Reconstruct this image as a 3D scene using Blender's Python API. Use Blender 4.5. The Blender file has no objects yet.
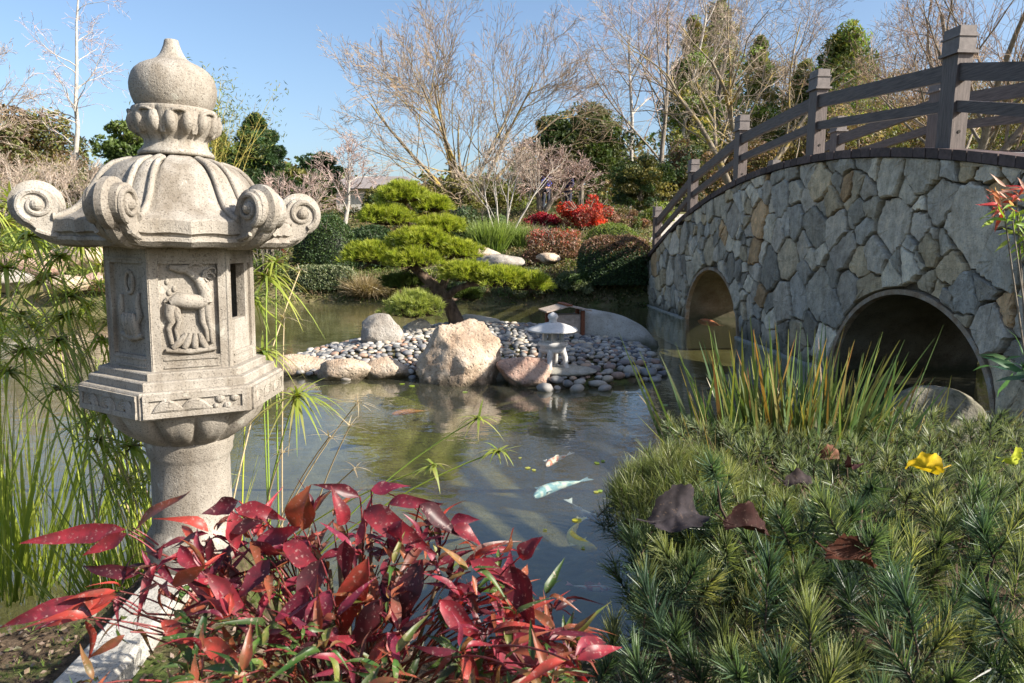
import bpy, bmesh, math, random
import numpy as np
from mathutils import Vector, Matrix, noise as mnoise

random.seed(7)
RNG = np.random.default_rng(7)
scene = bpy.context.scene
COL = scene.collection
PI = math.pi
FPX = 700.0
PITCH = math.radians(8.6)
CAMH = 1.9

# ------------------------------------------------------------------ placement helpers
def Z(py, Y):
    """height seen at photo row py at forward distance Y"""
    return CAMH + Y * math.tan(math.atan((341.5 - py) / FPX) - PITCH)

def X(px, Y, z=1.0):
    return (px - 512) / FPX * (Y * math.cos(PITCH) + (CAMH - z) * math.sin(PITCH))

def W(px, py, Y):
    z = Z(py, Y)
    return np.array([X(px, Y, z), Y, z])

def G(px, py, z=0.0):
    Y = (z - CAMH) / math.tan(math.atan((341.5 - py) / FPX) - PITCH)
    return np.array([X(px, Y, z), Y, z])

def unit(v):
    v = np.asarray(v, float)
    return v / np.maximum(np.linalg.norm(v, axis=-1, keepdims=True), 1e-9)

# ------------------------------------------------------------------ mesh builder
class MB:
    def __init__(s):
        s.v = []; s.q = []; s.t = []; s.n = 0; s.qc = []; s.tc = []; s.vc = []
    def add(s, v, f, col=(.5, .5, .5)):
        v = np.asarray(v, float).reshape(-1, 3); f = np.asarray(f, int)
        if len(v) == 0 or len(f) == 0: return s
        c = np.asarray(col, float)
        if c.ndim == 1: c = np.repeat(c[None, :3], len(v), 0)
        s.v.append(v); s.vc.append(c[:, :3])
        if f.shape[1] == 4: s.q.append(f + s.n)
        else: s.t.append(f + s.n)
        s.n += len(v)
        return s
    def build(s, name, mat, parent=None, smooth=False, loc=None, rotz=0):
        V = np.concatenate(s.v) if s.v else np.zeros((0, 3))
        Q = np.concatenate(s.q) if s.q else np.zeros((0, 4), int)
        T = np.concatenate(s.t) if s.t else np.zeros((0, 3), int)
        C = np.concatenate(s.vc) if s.vc else np.zeros((0, 3))
        me = bpy.data.meshes.new(name)
        me.vertices.add(len(V)); me.vertices.foreach_set('co', V.astype(np.float32).ravel())
        loops = np.concatenate([Q.ravel(), T.ravel()]).astype(np.int32)
        me.loops.add(len(loops)); me.loops.foreach_set('vertex_index', loops)
        nq, nt = len(Q), len(T)
        me.polygons.add(nq + nt)
        st = np.concatenate([np.arange(nq) * 4, nq * 4 + np.arange(nt) * 3]).astype(np.int32)
        me.polygons.foreach_set('loop_start', st)
        me.polygons.foreach_set('use_smooth', np.full(nq + nt, bool(smooth)))
        me.update(calc_edges=True)
        at = me.color_attributes.new('Col', 'FLOAT_COLOR', 'POINT')
        at.data.foreach_set('color', np.concatenate([C, np.ones((len(C), 1))], 1).astype(np.float32).ravel())
        if mat is not None: me.materials.append(mat)
        o = bpy.data.objects.new(name, me); COL.objects.link(o)
        if parent is not None: o.parent = parent
        if loc is not None: o.location = loc
        if rotz: o.rotation_euler = (0, 0, rotz)
        return o
    # shapes
    def box(s, x0, x1, y0, y1, z0, z1, col=(.5, .5, .5)):
        v = [(x, y, z) for x in (x0, x1) for y in (y0, y1) for z in (z0, z1)]
        f = [(0, 1, 3, 2), (4, 6, 7, 5), (0, 4, 5, 1), (2, 3, 7, 6), (0, 2, 6, 4), (1, 5, 7, 3)]
        return s.add(v, f, col)
    def prism(s, poly, z0, z1, col=(.5, .5, .5)):
        """poly: list of (x,y) ccw, convex-ish; closed with a fan"""
        n = len(poly); p = np.array(poly, float)
        v = np.concatenate([np.c_[p, np.full(n, z0)], np.c_[p, np.full(n, z1)]])
        f = [(i, (i + 1) % n, n + (i + 1) % n, n + i) for i in range(n)]
        s.add(v, f, col)
        c = p.mean(0)
        vt = np.concatenate([np.c_[p, np.full(n, z1)], [[c[0], c[1], z1]]])
        s.add(vt, [(i, (i + 1) % n, n) for i in range(n)], col)
        vb = np.concatenate([np.c_[p, np.full(n, z0)], [[c[0], c[1], z0]]])
        s.add(vb, [((i + 1) % n, i, n) for i in range(n)], col)
        return s
    def tube(s, pts, rad, sides=8, col=(.5, .5, .5), squash=None, cap=True):
        P = np.asarray(pts, float); n = len(P); R = np.broadcast_to(np.asarray(rad, float), (n,))
        D = unit(np.gradient(P, axis=0))
        up = np.array([0, 0, 1.0])
        if abs(D[0] @ up) > .9: up = np.array([1.0, 0, 0])
        A = unit(np.cross(D, up)); 
        for i in range(1, n):
            a = A[i - 1] - D[i] * (A[i - 1] @ D[i]); A[i] = unit(a)
        B = np.cross(D, A)
        th = np.arange(sides) * 2 * PI / sides
        V = P[:, None] + R[:, None, None] * (np.cos(th)[None, :, None] * A[:, None] + np.sin(th)[None, :, None] * B[:, None])
        V = V.reshape(-1, 3)
        F = [(i * sides + j, i * sides + (j + 1) % sides, (i + 1) * sides + (j + 1) % sides, (i + 1) * sides + j)
             for i in range(n - 1) for j in range(sides)]
        if squash is not None: V = squash(V)
        s.add(V, F, col)
        if cap:
            for i in (0, n - 1):
                ring = V[i * sides:(i + 1) * sides]
                s.add(np.r_[ring, ring.mean(0)[None]], [(j, (j + 1) % sides, sides) for j in range(sides)], col)
        return s
    def lathe(s, prof, seg=48, col=(.5, .5, .5), fn=None, cx=0, cy=0):
        P = np.array(prof, float); n = len(P)
        th = np.arange(seg) * 2 * PI / seg
        r = P[:, 0][:, None] * np.ones(seg); z = P[:, 1][:, None] * np.ones(seg)
        if fn: r, z = fn(r, z, th[None, :] * np.ones((n, 1)))
        V = np.stack([cx + r * np.cos(th), cy + r * np.sin(th), z], -1).reshape(-1, 3)
        F = [(i * seg + j, i * seg + (j + 1) % seg, (i + 1) * seg + (j + 1) % seg, (i + 1) * seg + j)
             for i in range(n - 1) for j in range(seg)]
        return s.add(V, F, col)
    def ellipsoid(s, c, r, col=(.5, .5, .5), u=14, v=9, rot=None):
        ph = np.linspace(0, PI, v); th = np.arange(u) * 2 * PI / u
        V = np.stack([np.sin(ph)[:, None] * np.cos(th), np.sin(ph)[:, None] * np.sin(th), np.cos(ph)[:, None] * np.ones(u)], -1).reshape(-1, 3)
        V = V * np.array(r)
        if rot is not None: V = V @ np.array(rot).T
        F = [(i * u + j, (i + 1) * u + j, (i + 1) * u + (j + 1) % u, i * u + (j + 1) % u) for i in range(v - 1) for j in range(u)]
        return s.add(V + np.array(c), F, col)

def segs_into(mb, P0, P1, R0, R1, sides=4, col=(.3, .25, .2)):
    P0 = np.asarray(P0); P1 = np.asarray(P1)
    D = unit(P1 - P0)
    up = np.where(np.abs(D[:, 2:3]) > .9, np.array([[1., 0, 0]]), np.array([[0, 0, 1.]]))
    A = unit(np.cross(D, up)); B = np.cross(D, A)
    th = np.arange(sides) * 2 * PI / sides
    ring = np.cos(th)[None, :, None] * A[:, None] + np.sin(th)[None, :, None] * B[:, None]
    V = np.concatenate([P0[:, None] + ring * R0[:, None, None], P1[:, None] + ring * R1[:, None, None]], 1)
    n = len(P0)
    base = (np.arange(n) * 2 * sides)[:, None, None]
    j = np.arange(sides)
    f = np.stack([j, (j + 1) % sides, sides + (j + 1) % sides, sides + j], -1)[None]
    c = np.asarray(col, float)
    if c.ndim == 2: c = np.repeat(c, 2 * sides, 0)
    mb.add(V.reshape(-1, 3), (f + base).reshape(-1, 4), c)

def rand_unit(n):
    return unit(RNG.normal(size=(n, 3)))

def perp(D):
    a = RNG.normal(size=D.shape)
    a = a - D * np.sum(a * D, -1, keepdims=True)
    return unit(a)

def diamonds(mb, P, size, cols, aspect=.5, D=None, flat=0.0):
    """leaf-shaped quads"""
    n = len(P)
    if D is None: D = rand_unit(n)
    if flat: D = unit(D * np.array([1, 1, 1 - flat]))
    S = perp(D)
    size = np.broadcast_to(size, (n,))[:, None]
    N = np.cross(D, S)
    V = np.stack([P - D * size * .5, P + S * size * aspect * .5 + N * size * .08, P + D * size * .5, P - S * size * aspect * .5 + N * size * .08], 1)
    mb.add(V.reshape(-1, 3), np.arange(4 * n).reshape(-1, 4), np.repeat(cols, 4, 0))

def strips(mb, P, D, L, Wd, droop=.3, nseg=3, c0=(.1, .2, .03), c1=None, side=None, taper=1.0, wpow=.6):
    """long narrow blades: P base, D direction, drooping with gravity"""
    n = len(P); D = unit(D)
    L = np.broadcast_to(L, (n,)); Wd = np.broadcast_to(Wd, (n,)); droop = np.broadcast_to(droop, (n,))
    S = perp(D) if side is None else unit(side)
    t = np.linspace(0, 1, nseg + 1)
    c0 = np.broadcast_to(np.asarray(c0, float), (n, 3)); c1 = c0 if c1 is None else np.broadcast_to(np.asarray(c1, float), (n, 3))
    ctr = P[:, None] + D[:, None] * (L[:, None, None] * t[None, :, None])
    ctr = ctr - np.array([0, 0, 1.]) * (droop * L)[:, None, None] * (t ** 2)[None, :, None]
    w = (1 - taper * t ** (1 / wpow)) if taper else np.ones_like(t)
    w = np.maximum(w, .06)
    off = S[:, None] * (Wd[:, None] * w[None])[:, :, None] * .5
    V = np.stack([ctr - off, ctr + off], 2)            # n, k, 2, 3
    C = c0[:, None] * (1 - t)[None, :, None] + c1[:, None] * t[None, :, None]
    C = np.repeat(C[:, :, None], 2, 2)
    k = nseg + 1
    base = (np.arange(n) * k * 2)[:, None, None]
    i = np.arange(nseg)
    f = np.stack([2 * i, 2 * i + 1, 2 * i + 3, 2 * i + 2], -1)[None]
    mb.add(V.reshape(-1, 3), (f + base).reshape(-1, 4), C.reshape(-1, 3))
    return ctr

def broad(mb, P, D, N, L, Wd, droop=.25, fold=.25, curl=0.0, cols=(.3, .03, .05), ctip=None, nseg=7, prof=None):
    n = len(P); D = unit(D)
    N = N - D * np.sum(N * D, -1, keepdims=True); N = unit(N); S = np.cross(D, N)
    L = np.broadcast_to(L, (n,)); Wd = np.broadcast_to(Wd, (n,))
    droop = np.broadcast_to(droop, (n,)); fold = np.broadcast_to(fold, (n,)); curl = np.broadcast_to(curl, (n,))
    t = np.linspace(0, 1, nseg + 1)
    w = np.sin(PI * t ** .72) ** 1.0 * (1 - .2 * t) * 1.05 if prof is None else prof(t)
    w = np.maximum(w, .03)
    cols = np.broadcast_to(np.asarray(cols, float), (n, 3)); ctip = cols if ctip is None else np.broadcast_to(ctip, (n, 3))
    ctr = P[:, None] + D[:, None] * (L[:, None] * t)[:, :, None] - N[:, None] * (droop * L)[:, None, None] * (t ** 2)[None, :, None]
    ctr = ctr + S[:, None] * (curl * L)[:, None, None] * (t ** 2)[None, :, None]
    tw = np.broadcast_to(RNG.normal(0, 1, n)[:, None] * .9, (n, nseg + 1)) * t[None, :] ** 1.2
    ctr = ctr + N[:, None] * (L[:, None] * .05 * np.sin(t[None, :] * 6 + RNG.uniform(0, 6, (n, 1))))[:, :, None]
    rows = []
    for u, h in ((-1, 1), (-.5, .35), (0, 0), (.5, .35), (1, 1)):
        wav = 1 + .10 * np.sin(t * 13 + u * 2)
        rows.append(ctr + S[:, None] * (Wd[:, None] * w * wav * u * .5 * np.cos(tw))[:, :, None] + N[:, None] * ((fold * Wd)[:, None] * w * h * .6 + Wd[:, None] * w * u * .5 * np.sin(tw))[:, :, None])
    V = np.stack(rows, 2)                              # n,k,5,3
    C = cols[:, None] * (1 - t)[None, :, None] + ctip[:, None] * t[None, :, None]
    C = np.repeat(C[:, :, None], 5, 2)
    C[:, :, 2] *= 1.12
    k = nseg + 1
    base = (np.arange(n) * k * 5)[:, None, None]
    F = []
    for i in range(nseg):
        for j in range(4):
            F.append((i * 5 + j, i * 5 + j + 1, (i + 1) * 5 + j + 1, (i + 1) * 5 + j))
    F = np.array(F)[None]
    mb.add(V.reshape(-1, 3), (F + base).reshape(-1, 4), C.reshape(-1, 3))

def mixcol(n, *cs, jit=.18):
    cs = np.array(cs, float)
    a = cs[RNG.integers(0, len(cs), n)]; b = cs[RNG.integers(0, len(cs), n)]
    k = RNG.random((n, 1))
    c = a * k + b * (1 - k)
    return np.clip(c * (1 + RNG.normal(0, jit, (n, 1))), .002, .9)

# ------------------------------------------------------------------ tagging
def tag(o, label=None, cat=None, group=None, kind=None):
    if label: o['label'] = label
    if cat: o['category'] = cat
    if group: o['group'] = group
    if kind: o['kind'] = kind
    return o

def thing(name, label, cat, loc=(0, 0, 0), rotz=0, group=None):
    o = bpy.data.objects.new(name, None); COL.objects.link(o)
    o.empty_display_size = .2
    o.location = tuple(float(a) for a in loc); o.rotation_euler = (0, 0, rotz)
    return tag(o, label, cat, group)

def dup(root, loc, rotz=0, label=None, group=None, scale=None):
    r = root.copy(); COL.objects.link(r); r.location = loc; r.rotation_euler = (0, 0, rotz)
    if scale is not None: r.scale = scale
    if label: r['label'] = label
    if group: r['group'] = group
    for ch in list(root.children):
        c = ch.copy(); COL.objects.link(c); c.parent = r
        for g in list(ch.children):
            d = g.copy(); COL.objects.link(d); d.parent = c
    return r

# ------------------------------------------------------------------ materials
def newmat(name):
    m = bpy.data.materials.new(name); m.use_nodes = True
    nt = m.node_tree; nt.nodes.clear()
    return m, nt, nt.nodes, nt.links

def N_(nodes, t, **kw):
    n = nodes.new(t)
    for k, v in kw.items():
        if k in n.inputs.keys() if isinstance(k, str) else False: n.inputs[k].default_value = v
        else: setattr(n, k, v)
    return n

def noise_n(nodes, links, vec, scale, detail=4, rough=.6, w=None):
    n = nodes.new('ShaderNodeTexNoise'); n.inputs['Scale'].default_value = scale
    n.inputs['Detail'].default_value = detail; n.inputs['Roughness'].default_value = rough
    if vec is not None: links.new(vec, n.inputs['Vector'])
    return n

def ramp(nodes, links, fac, stops):
    r = nodes.new('ShaderNodeValToRGB'); links.new(fac, r.inputs[0])
    el = r.color_ramp.elements
    while len(el) < len(stops): el.new(.5)
    for e, (p, c) in zip(el, stops):
        e.position = p; e.color = (*c, 1) if len(c) == 3 else c
    return r

def mixrgb(nodes, links, a, b, fac, mode='MIX'):
    m = nodes.new('ShaderNodeMix'); m.data_type = 'RGBA'; m.blend_type = mode
    ins = [i for i in m.inputs if i.type == 'RGBA']
    for s, x in ((ins[0], a), (ins[1], b)):
        if hasattr(x, 'is_linked'): links.new(x, s)
        else: s.default_value = (*x, 1)
    if hasattr(fac, 'is_linked'): links.new(fac, m.inputs[0])
    else: m.inputs[0].default_value = fac
    return [o for o in m.outputs if o.type == 'RGBA'][0]

def stone_mat(name, base, dark, light, scale=6, speck=90, speckamt=.5, bump=.4, rough=.9, moss=None, attr=False, detailscale=60, bdist=.01, streak=None):
    m, nt, nd, lk = newmat(name)
    tc = nd.new('ShaderNodeTexCoord'); vec = tc.outputs['Object']
    a = noise_n(nd, lk, vec, scale, 6, .65)
    r1 = ramp(nd, lk, a.outputs[0], [(.3, dark), (.5, base), (.72, light)])
    col = r1.outputs[0]
    if attr:
        at = nd.new('ShaderNodeAttribute'); at.attribute_name = 'Col'
        col = mixrgb(nd, lk, at.outputs['Color'], col, 1.0, 'MULTIPLY')
    sp = noise_n(nd, lk, vec, speck, 2, .6)
    r2 = ramp(nd, lk, sp.outputs[0], [(.34, (.18, .16, .15)), (.44, (1, 1, 1)), (.62, (1, 1, 1)), (.72, (1.15, 1.12, 1.1))])
    col = mixrgb(nd, lk, col, r2.outputs[0], speckamt, 'MULTIPLY')
    if streak is not None:
        mps = nd.new('ShaderNodeMapping'); mps.inputs['Scale'].default_value = (9, 9, 1.6); lk.new(vec, mps.inputs[0])
        sn = noise_n(nd, lk, mps.outputs[0], 1.0, 5, .7)
        col = mixrgb(nd, lk, col, ramp(nd, lk, sn.outputs[0], [(.36, streak), (.56, (1, 1, 1))]).outputs[0], .9, 'MULTIPLY')
        ln = noise_n(nd, lk, vec, 13, 4, .7)
        col = mixrgb(nd, lk, col, (.5, .49, .42), mixval(nd, lk, ramp(nd, lk, ln.outputs[0], [(.64, (0, 0, 0)), (.68, (1, 1, 1))]).outputs[0], .45))
    if moss is not None:
        geo = nd.new('ShaderNodeNewGeometry'); sx = nd.new('ShaderNodeSeparateXYZ'); lk.new(geo.outputs['Position'], sx.inputs[0])
        # wet, algae-covered band just above the water line
        mp = nd.new('ShaderNodeMapRange'); mp.inputs['From Min'].default_value = .02; mp.inputs['From Max'].default_value = .02 + moss[1]
        mp.inputs['To Min'].default_value = .85; mp.inputs['To Max'].default_value = 0
        nz = noise_n(nd, lk, vec, 9, 3)
        ad = nd.new('ShaderNodeMath'); ad.operation = 'MULTIPLY_ADD'; lk.new(nz.outputs[0], ad.inputs[0]); ad.inputs[1].default_value = -.25; lk.new(sx.outputs['Z'], ad.inputs[2])
        ad2 = nd.new('ShaderNodeMath'); ad2.operation = 'ADD'; ad2.inputs[1].default_value = .125; lk.new(ad.outputs[0], ad2.inputs[0])
        lk.new(ad2.outputs[0], mp.inputs['Value'])
        col = mixrgb(nd, lk, col, moss[0], mp.outputs[0])
    b = nd.new('ShaderNodeBsdfPrincipled'); lk.new(col, b.inputs['Base Color']); b.inputs['Roughness'].default_value = rough
    b.inputs['Specular IOR Level'].default_value = .3
    n2 = noise_n(nd, lk, vec, detailscale, 8, .7)
    vo = nd.new('ShaderNodeTexVoronoi'); vo.inputs['Scale'].default_value = detailscale * 1.3; lk.new(vec, vo.inputs['Vector'])
    rv = ramp(nd, lk, vo.outputs['Distance'], [(.1, (0, 0, 0)), (.35, (1, 1, 1))])
    s = nd.new('ShaderNodeMath'); s.operation = 'MULTIPLY_ADD'; lk.new(rv.outputs[0], s.inputs[0]); s.inputs[1].default_value = .3; lk.new(n2.outputs[0], s.inputs[2])
    bp = nd.new('ShaderNodeBump'); bp.inputs['Strength'].default_value = bump; bp.inputs['Distance'].default_value = bdist
    lk.new(s.outputs[0], bp.inputs['Height']); lk.new(bp.outputs[0], b.inputs['Normal'])
    o = nd.new('ShaderNodeOutputMaterial'); lk.new(b.outputs[0], o.inputs[0])
    return m

def leaf_mat(name, trans=.4, rough=.5, mottled=None, spec=.4, tint=(1.25, 1.25, .6)):
    m, nt, nd, lk = newmat(name)
    at = nd.new('ShaderNodeAttribute'); at.attribute_name = 'Col'
    col = at.outputs['Color']
    if mottled is not None:
        tc = nd.new('ShaderNodeTexCoord')
        nz = noise_n(nd, lk, tc.outputs['Object'], mottled[1], 4, .6)
        rr = ramp(nd, lk, nz.outputs[0], [(.42, (1, 1, 1)), (.62, mottled[0])])
        col = mixrgb(nd, lk, col, rr.outputs[0], 1.0, 'MULTIPLY')
        nz2 = noise_n(nd, lk, tc.outputs['Object'], mottled[1] * 3.5, 3, .6)
        rr2 = ramp(nd, lk, nz2.outputs[0], [(.6, (0, 0, 0)), (.68, (1, 1, 1))])
        col = mixrgb(nd, lk, col, mottled[2], mixval(nd, lk, rr2.outputs[0], mottled[3]))
    b = nd.new('ShaderNodeBsdfPrincipled'); lk.new(col, b.inputs['Base Color']); b.inputs['Roughness'].default_value = rough
    b.inputs['Specular IOR Level'].default_value = spec
    tcol = mixrgb(nd, lk, col, tint, 1.0, 'MULTIPLY')
    t = nd.new('ShaderNodeBsdfTranslucent'); lk.new(tcol, t.inputs[0])
    mx = nd.new('ShaderNodeMixShader'); mx.inputs[0].default_value = trans
    lk.new(b.outputs[0], mx.inputs[1]); lk.new(t.outputs[0], mx.inputs[2])
    o = nd.new('ShaderNodeOutputMaterial'); lk.new(mx.outputs[0], o.inputs[0])
    return m

def mixval(nd, lk, sock, k):
    m = nd.new('ShaderNodeMath'); m.operation = 'MULTIPLY'; lk.new(sock, m.inputs[0]); m.inputs[1].default_value = k
    return m.outputs[0]

def bark_mat(name, base, light, scale=12, lichen=None):
    m, nt, nd, lk = newmat(name)
    tc = nd.new('ShaderNodeTexCoord')
    mp = nd.new('ShaderNodeMapping'); mp.inputs['Scale'].default_value = (1, 1, .35); lk.new(tc.outputs['Object'], mp.inputs[0])
    a = noise_n(nd, lk, mp.outputs[0], scale, 6, .7)
    col = ramp(nd, lk, a.outputs[0], [(.35, base), (.65, light)]).outputs[0]
    if lichen is not None:
        c = noise_n(nd, lk, tc.outputs['Object'], 1.6, 5, .7)
        rr = ramp(nd, lk, c.outputs[0], [(.5, (0, 0, 0)), (.58, (1, 1, 1))])
        col = mixrgb(nd, lk, col, lichen, mixval(nd, lk, rr.outputs[0], .8))
    b = nd.new('ShaderNodeBsdfPrincipled'); lk.new(col, b.inputs['Base Color']); b.inputs['Roughness'].default_value = .9
    b.inputs['Specular IOR Level'].default_value = .2
    bp = nd.new('ShaderNodeBump'); bp.inputs['Strength'].default_value = .6; bp.inputs['Distance'].default_value = .02
    lk.new(a.outputs[0], bp.inputs['Height']); lk.new(bp.outputs[0], b.inputs['Normal'])
    o = nd.new('ShaderNodeOutputMaterial'); lk.new(b.outputs[0], o.inputs[0])
    return m

def plain_mat(name, col, rough=.8, var=.25, scale=20, bump=.2, attr=False, dist=.004, stretch=None):
    m, nt, nd, lk = newmat(name)
    tc = nd.new('ShaderNodeTexCoord'); vec = tc.outputs['Object']
    if stretch:
        mp = nd.new('ShaderNodeMapping'); mp.inputs['Scale'].default_value = stretch; lk.new(vec, mp.inputs[0]); vec = mp.outputs[0]
    a = noise_n(nd, lk, vec, scale, 6, .65)
    lo = tuple(max(0, 1 - var) for _ in range(3)); hi = tuple(1 + var for _ in range(3))
    r = ramp(nd, lk, a.outputs[0], [(.3, lo), (.7, hi)])
    if attr:
        at = nd.new('ShaderNodeAttribute'); at.attribute_name = 'Col'; src = at.outputs['Color']
    else: src = col
    c = mixrgb(nd, lk, src, r.outputs[0], 1.0, 'MULTIPLY')
    b = nd.new('ShaderNodeBsdfPrincipled'); lk.new(c, b.inputs['Base Color']); b.inputs['Roughness'].default_value = rough
    b.inputs['Specular IOR Level'].default_value = .3
    bp = nd.new('ShaderNodeBump'); bp.inputs['Strength'].default_value = bump; bp.inputs['Distance'].default_value = dist
    lk.new(a.outputs[0], bp.inputs['Height']); lk.new(bp.outputs[0], b.inputs['Normal'])
    o = nd.new('ShaderNodeOutputMaterial'); lk.new(b.outputs[0], o.inputs[0])
    return m

M = {}
M['granite'] = stone_mat('lantern_granite', (.315, .285, .243), (.2, .175, .145), (.41, .38, .335), scale=3.2, streak=(.62, .58, .53), speck=170, speckamt=.6, bump=.55, detailscale=90, bdist=.007)
M['granite2'] = stone_mat('small_lantern_stone', (.52, .51, .49), (.42, .41, .39), (.6, .59, .57), scale=8, speck=60, speckamt=.3, bump=.3)
M['flag'] = stone_mat('flagstone', (.95, .95, .95), (.6, .59, .57), (1.3, 1.27, 1.2), scale=7, moss=((.07, .07, .05), .3), streak=(.78, .75, .71), speck=45, speckamt=.3, bump=.9, attr=True, detailscale=25, bdist=.02)
M['mortar'] = stone_mat('mortar', (.10, .08, .055), (.05, .04, .03), (.17, .14, .1), scale=7, speck=60, bump=.7, detailscale=30, bdist=.02)
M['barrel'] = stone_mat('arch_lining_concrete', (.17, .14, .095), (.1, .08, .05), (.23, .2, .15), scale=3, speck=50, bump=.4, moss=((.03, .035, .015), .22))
M['archrim'] = stone_mat('arch_rim_concrete', (.34, .25, .17), (.2, .12, .07), (.42, .38, .33), scale=6, speck=60, bump=.4)
M['concrete'] = stone_mat('weathered_concrete', (.4, .38, .34), (.3, .28, .24), (.5, .48, .44), scale=9, speck=120, speckamt=.6, bump=.5)
M['rock_tan'] = stone_mat('tan_boulder', (.47, .36, .26), (.3, .2, .13), (.58, .49, .39), scale=3.5, speck=25, speckamt=.35, bump=.9, detailscale=14, bdist=.04, moss=((.06, .05, .03), .12))
M['rock_pink'] = stone_mat('pink_boulder', (.45, .3, .23), (.28, .16, .12), (.52, .4, .32), scale=4, speck=25, speckamt=.3, bump=.9, detailscale=14, bdist=.04, moss=((.05, .05, .03), .1))
M['rock_grey'] = stone_mat('grey_boulder', (.3, .27, .23), (.2, .17, .14), (.4, .37, .33), scale=4, speck=40, speckamt=.4, bump=.8, detailscale=18, bdist=.03, moss=((.05, .05, .03), .1))
M['rock_mossy'] = stone_mat('dark_mossy_boulder', (.2, .18, .13), (.09, .09, .05), (.32, .29, .23), scale=4, speck=40, speckamt=.4, bump=.9, detailscale=18, bdist=.03)
M['rock_slab'] = stone_mat('pale_slab_rock', (.4, .38, .33), (.28, .26, .21), (.48, .46, .42), scale=3, speck=50, speckamt=.4, bump=.5, detailscale=22, bdist=.02, moss=((.06, .065, .03), .22))
M['leaf'] = leaf_mat('foliage', .35)
M['needle'] = leaf_mat('pine_needles', .4, rough=.42, spec=.5)
M['niwaki'] = leaf_mat('bright_pine_needles', .45, rough=.5)
M['blade'] = leaf_mat('sedge_blades', .42, rough=.4, spec=.5)
M['stalk'] = leaf_mat('green_stalks', .0, rough=.45, spec=.4)
M['redleaf'] = leaf_mat('red_glossy_leaves', .32, rough=.42, spec=.4, mottled=((.55, .9, .8), 34, (.55, .38, .33), .45), tint=(1.5, .7, .55))
M['deadleaf'] = leaf_mat('dead_leaves', .08, rough=.75, spec=.12, mottled=((.6, .6, .6), 30, (.16, .11, .08), .4), tint=(1.2, 1, .7))
M['yelleaf'] = leaf_mat('yellow_leaf', .35, rough=.45, mottled=((.85, .8, .7), 30, (.35, .2, .03), .5))
M['twig'] = leaf_mat('bare_twigs', .0, rough=.9, spec=.1)
M['bark'] = bark_mat('grey_bark', (.12, .1, .08), (.3, .26, .21))
M['bark_pine'] = bark_mat('dark_pine_bark', (.045, .03, .022), (.2, .14, .1), 9)
M['bark_lich'] = bark_mat('lichen_bark', (.13, .105, .08), (.32, .27, .2), 8, lichen=(.42, .3, .06))
M['bark_pale'] = bark_mat('pale_bark', (.3, .27, .24), (.5, .47, .42), 10)
M['wood'] = plain_mat('brown_stained_timber', (.125, .1, .09), rough=.55, var=.5, scale=9, stretch=(7, 7, .5), bump=.5)
M['wood_rail'] = plain_mat('brown_stained_rail', (.1, .08, .073), rough=.55, var=.5, scale=9, stretch=(7, .5, 7), bump=.5)
M['wood_top'] = plain_mat('grey_brown_cap_timber', (.17, .145, .135), rough=.55, var=.3, scale=14, bump=.25)
M['coping'] = plain_mat('brown_coping_brick', (.075, .05, .045), rough=.7, var=.4, scale=18, bump=.5, attr=True)
M['redwood'] = plain_mat('weathered_red_wood', (.2, .07, .035), rough=.7, var=.4, scale=20)
M['greywood'] = plain_mat('weathered_grey_board', (.42, .34, .28), rough=.8, var=.3, scale=20)
M['rooftile'] = plain_mat('grey_roof', (.25, .22, .21), rough=.8, var=.2)
M['plaster'] = plain_mat('pale_wall', (.5, .47, .42), rough=.8, var=.1)
M['dark'] = plain_mat('bolt_hole_shade', (.03, .025, .02), rough=.8)  # dark tone painting the shade inside the post bolt holes
M['pathm'] = plain_mat('pale_path', (.42, .38, .33), rough=.9, var=.15, scale=8)

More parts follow.
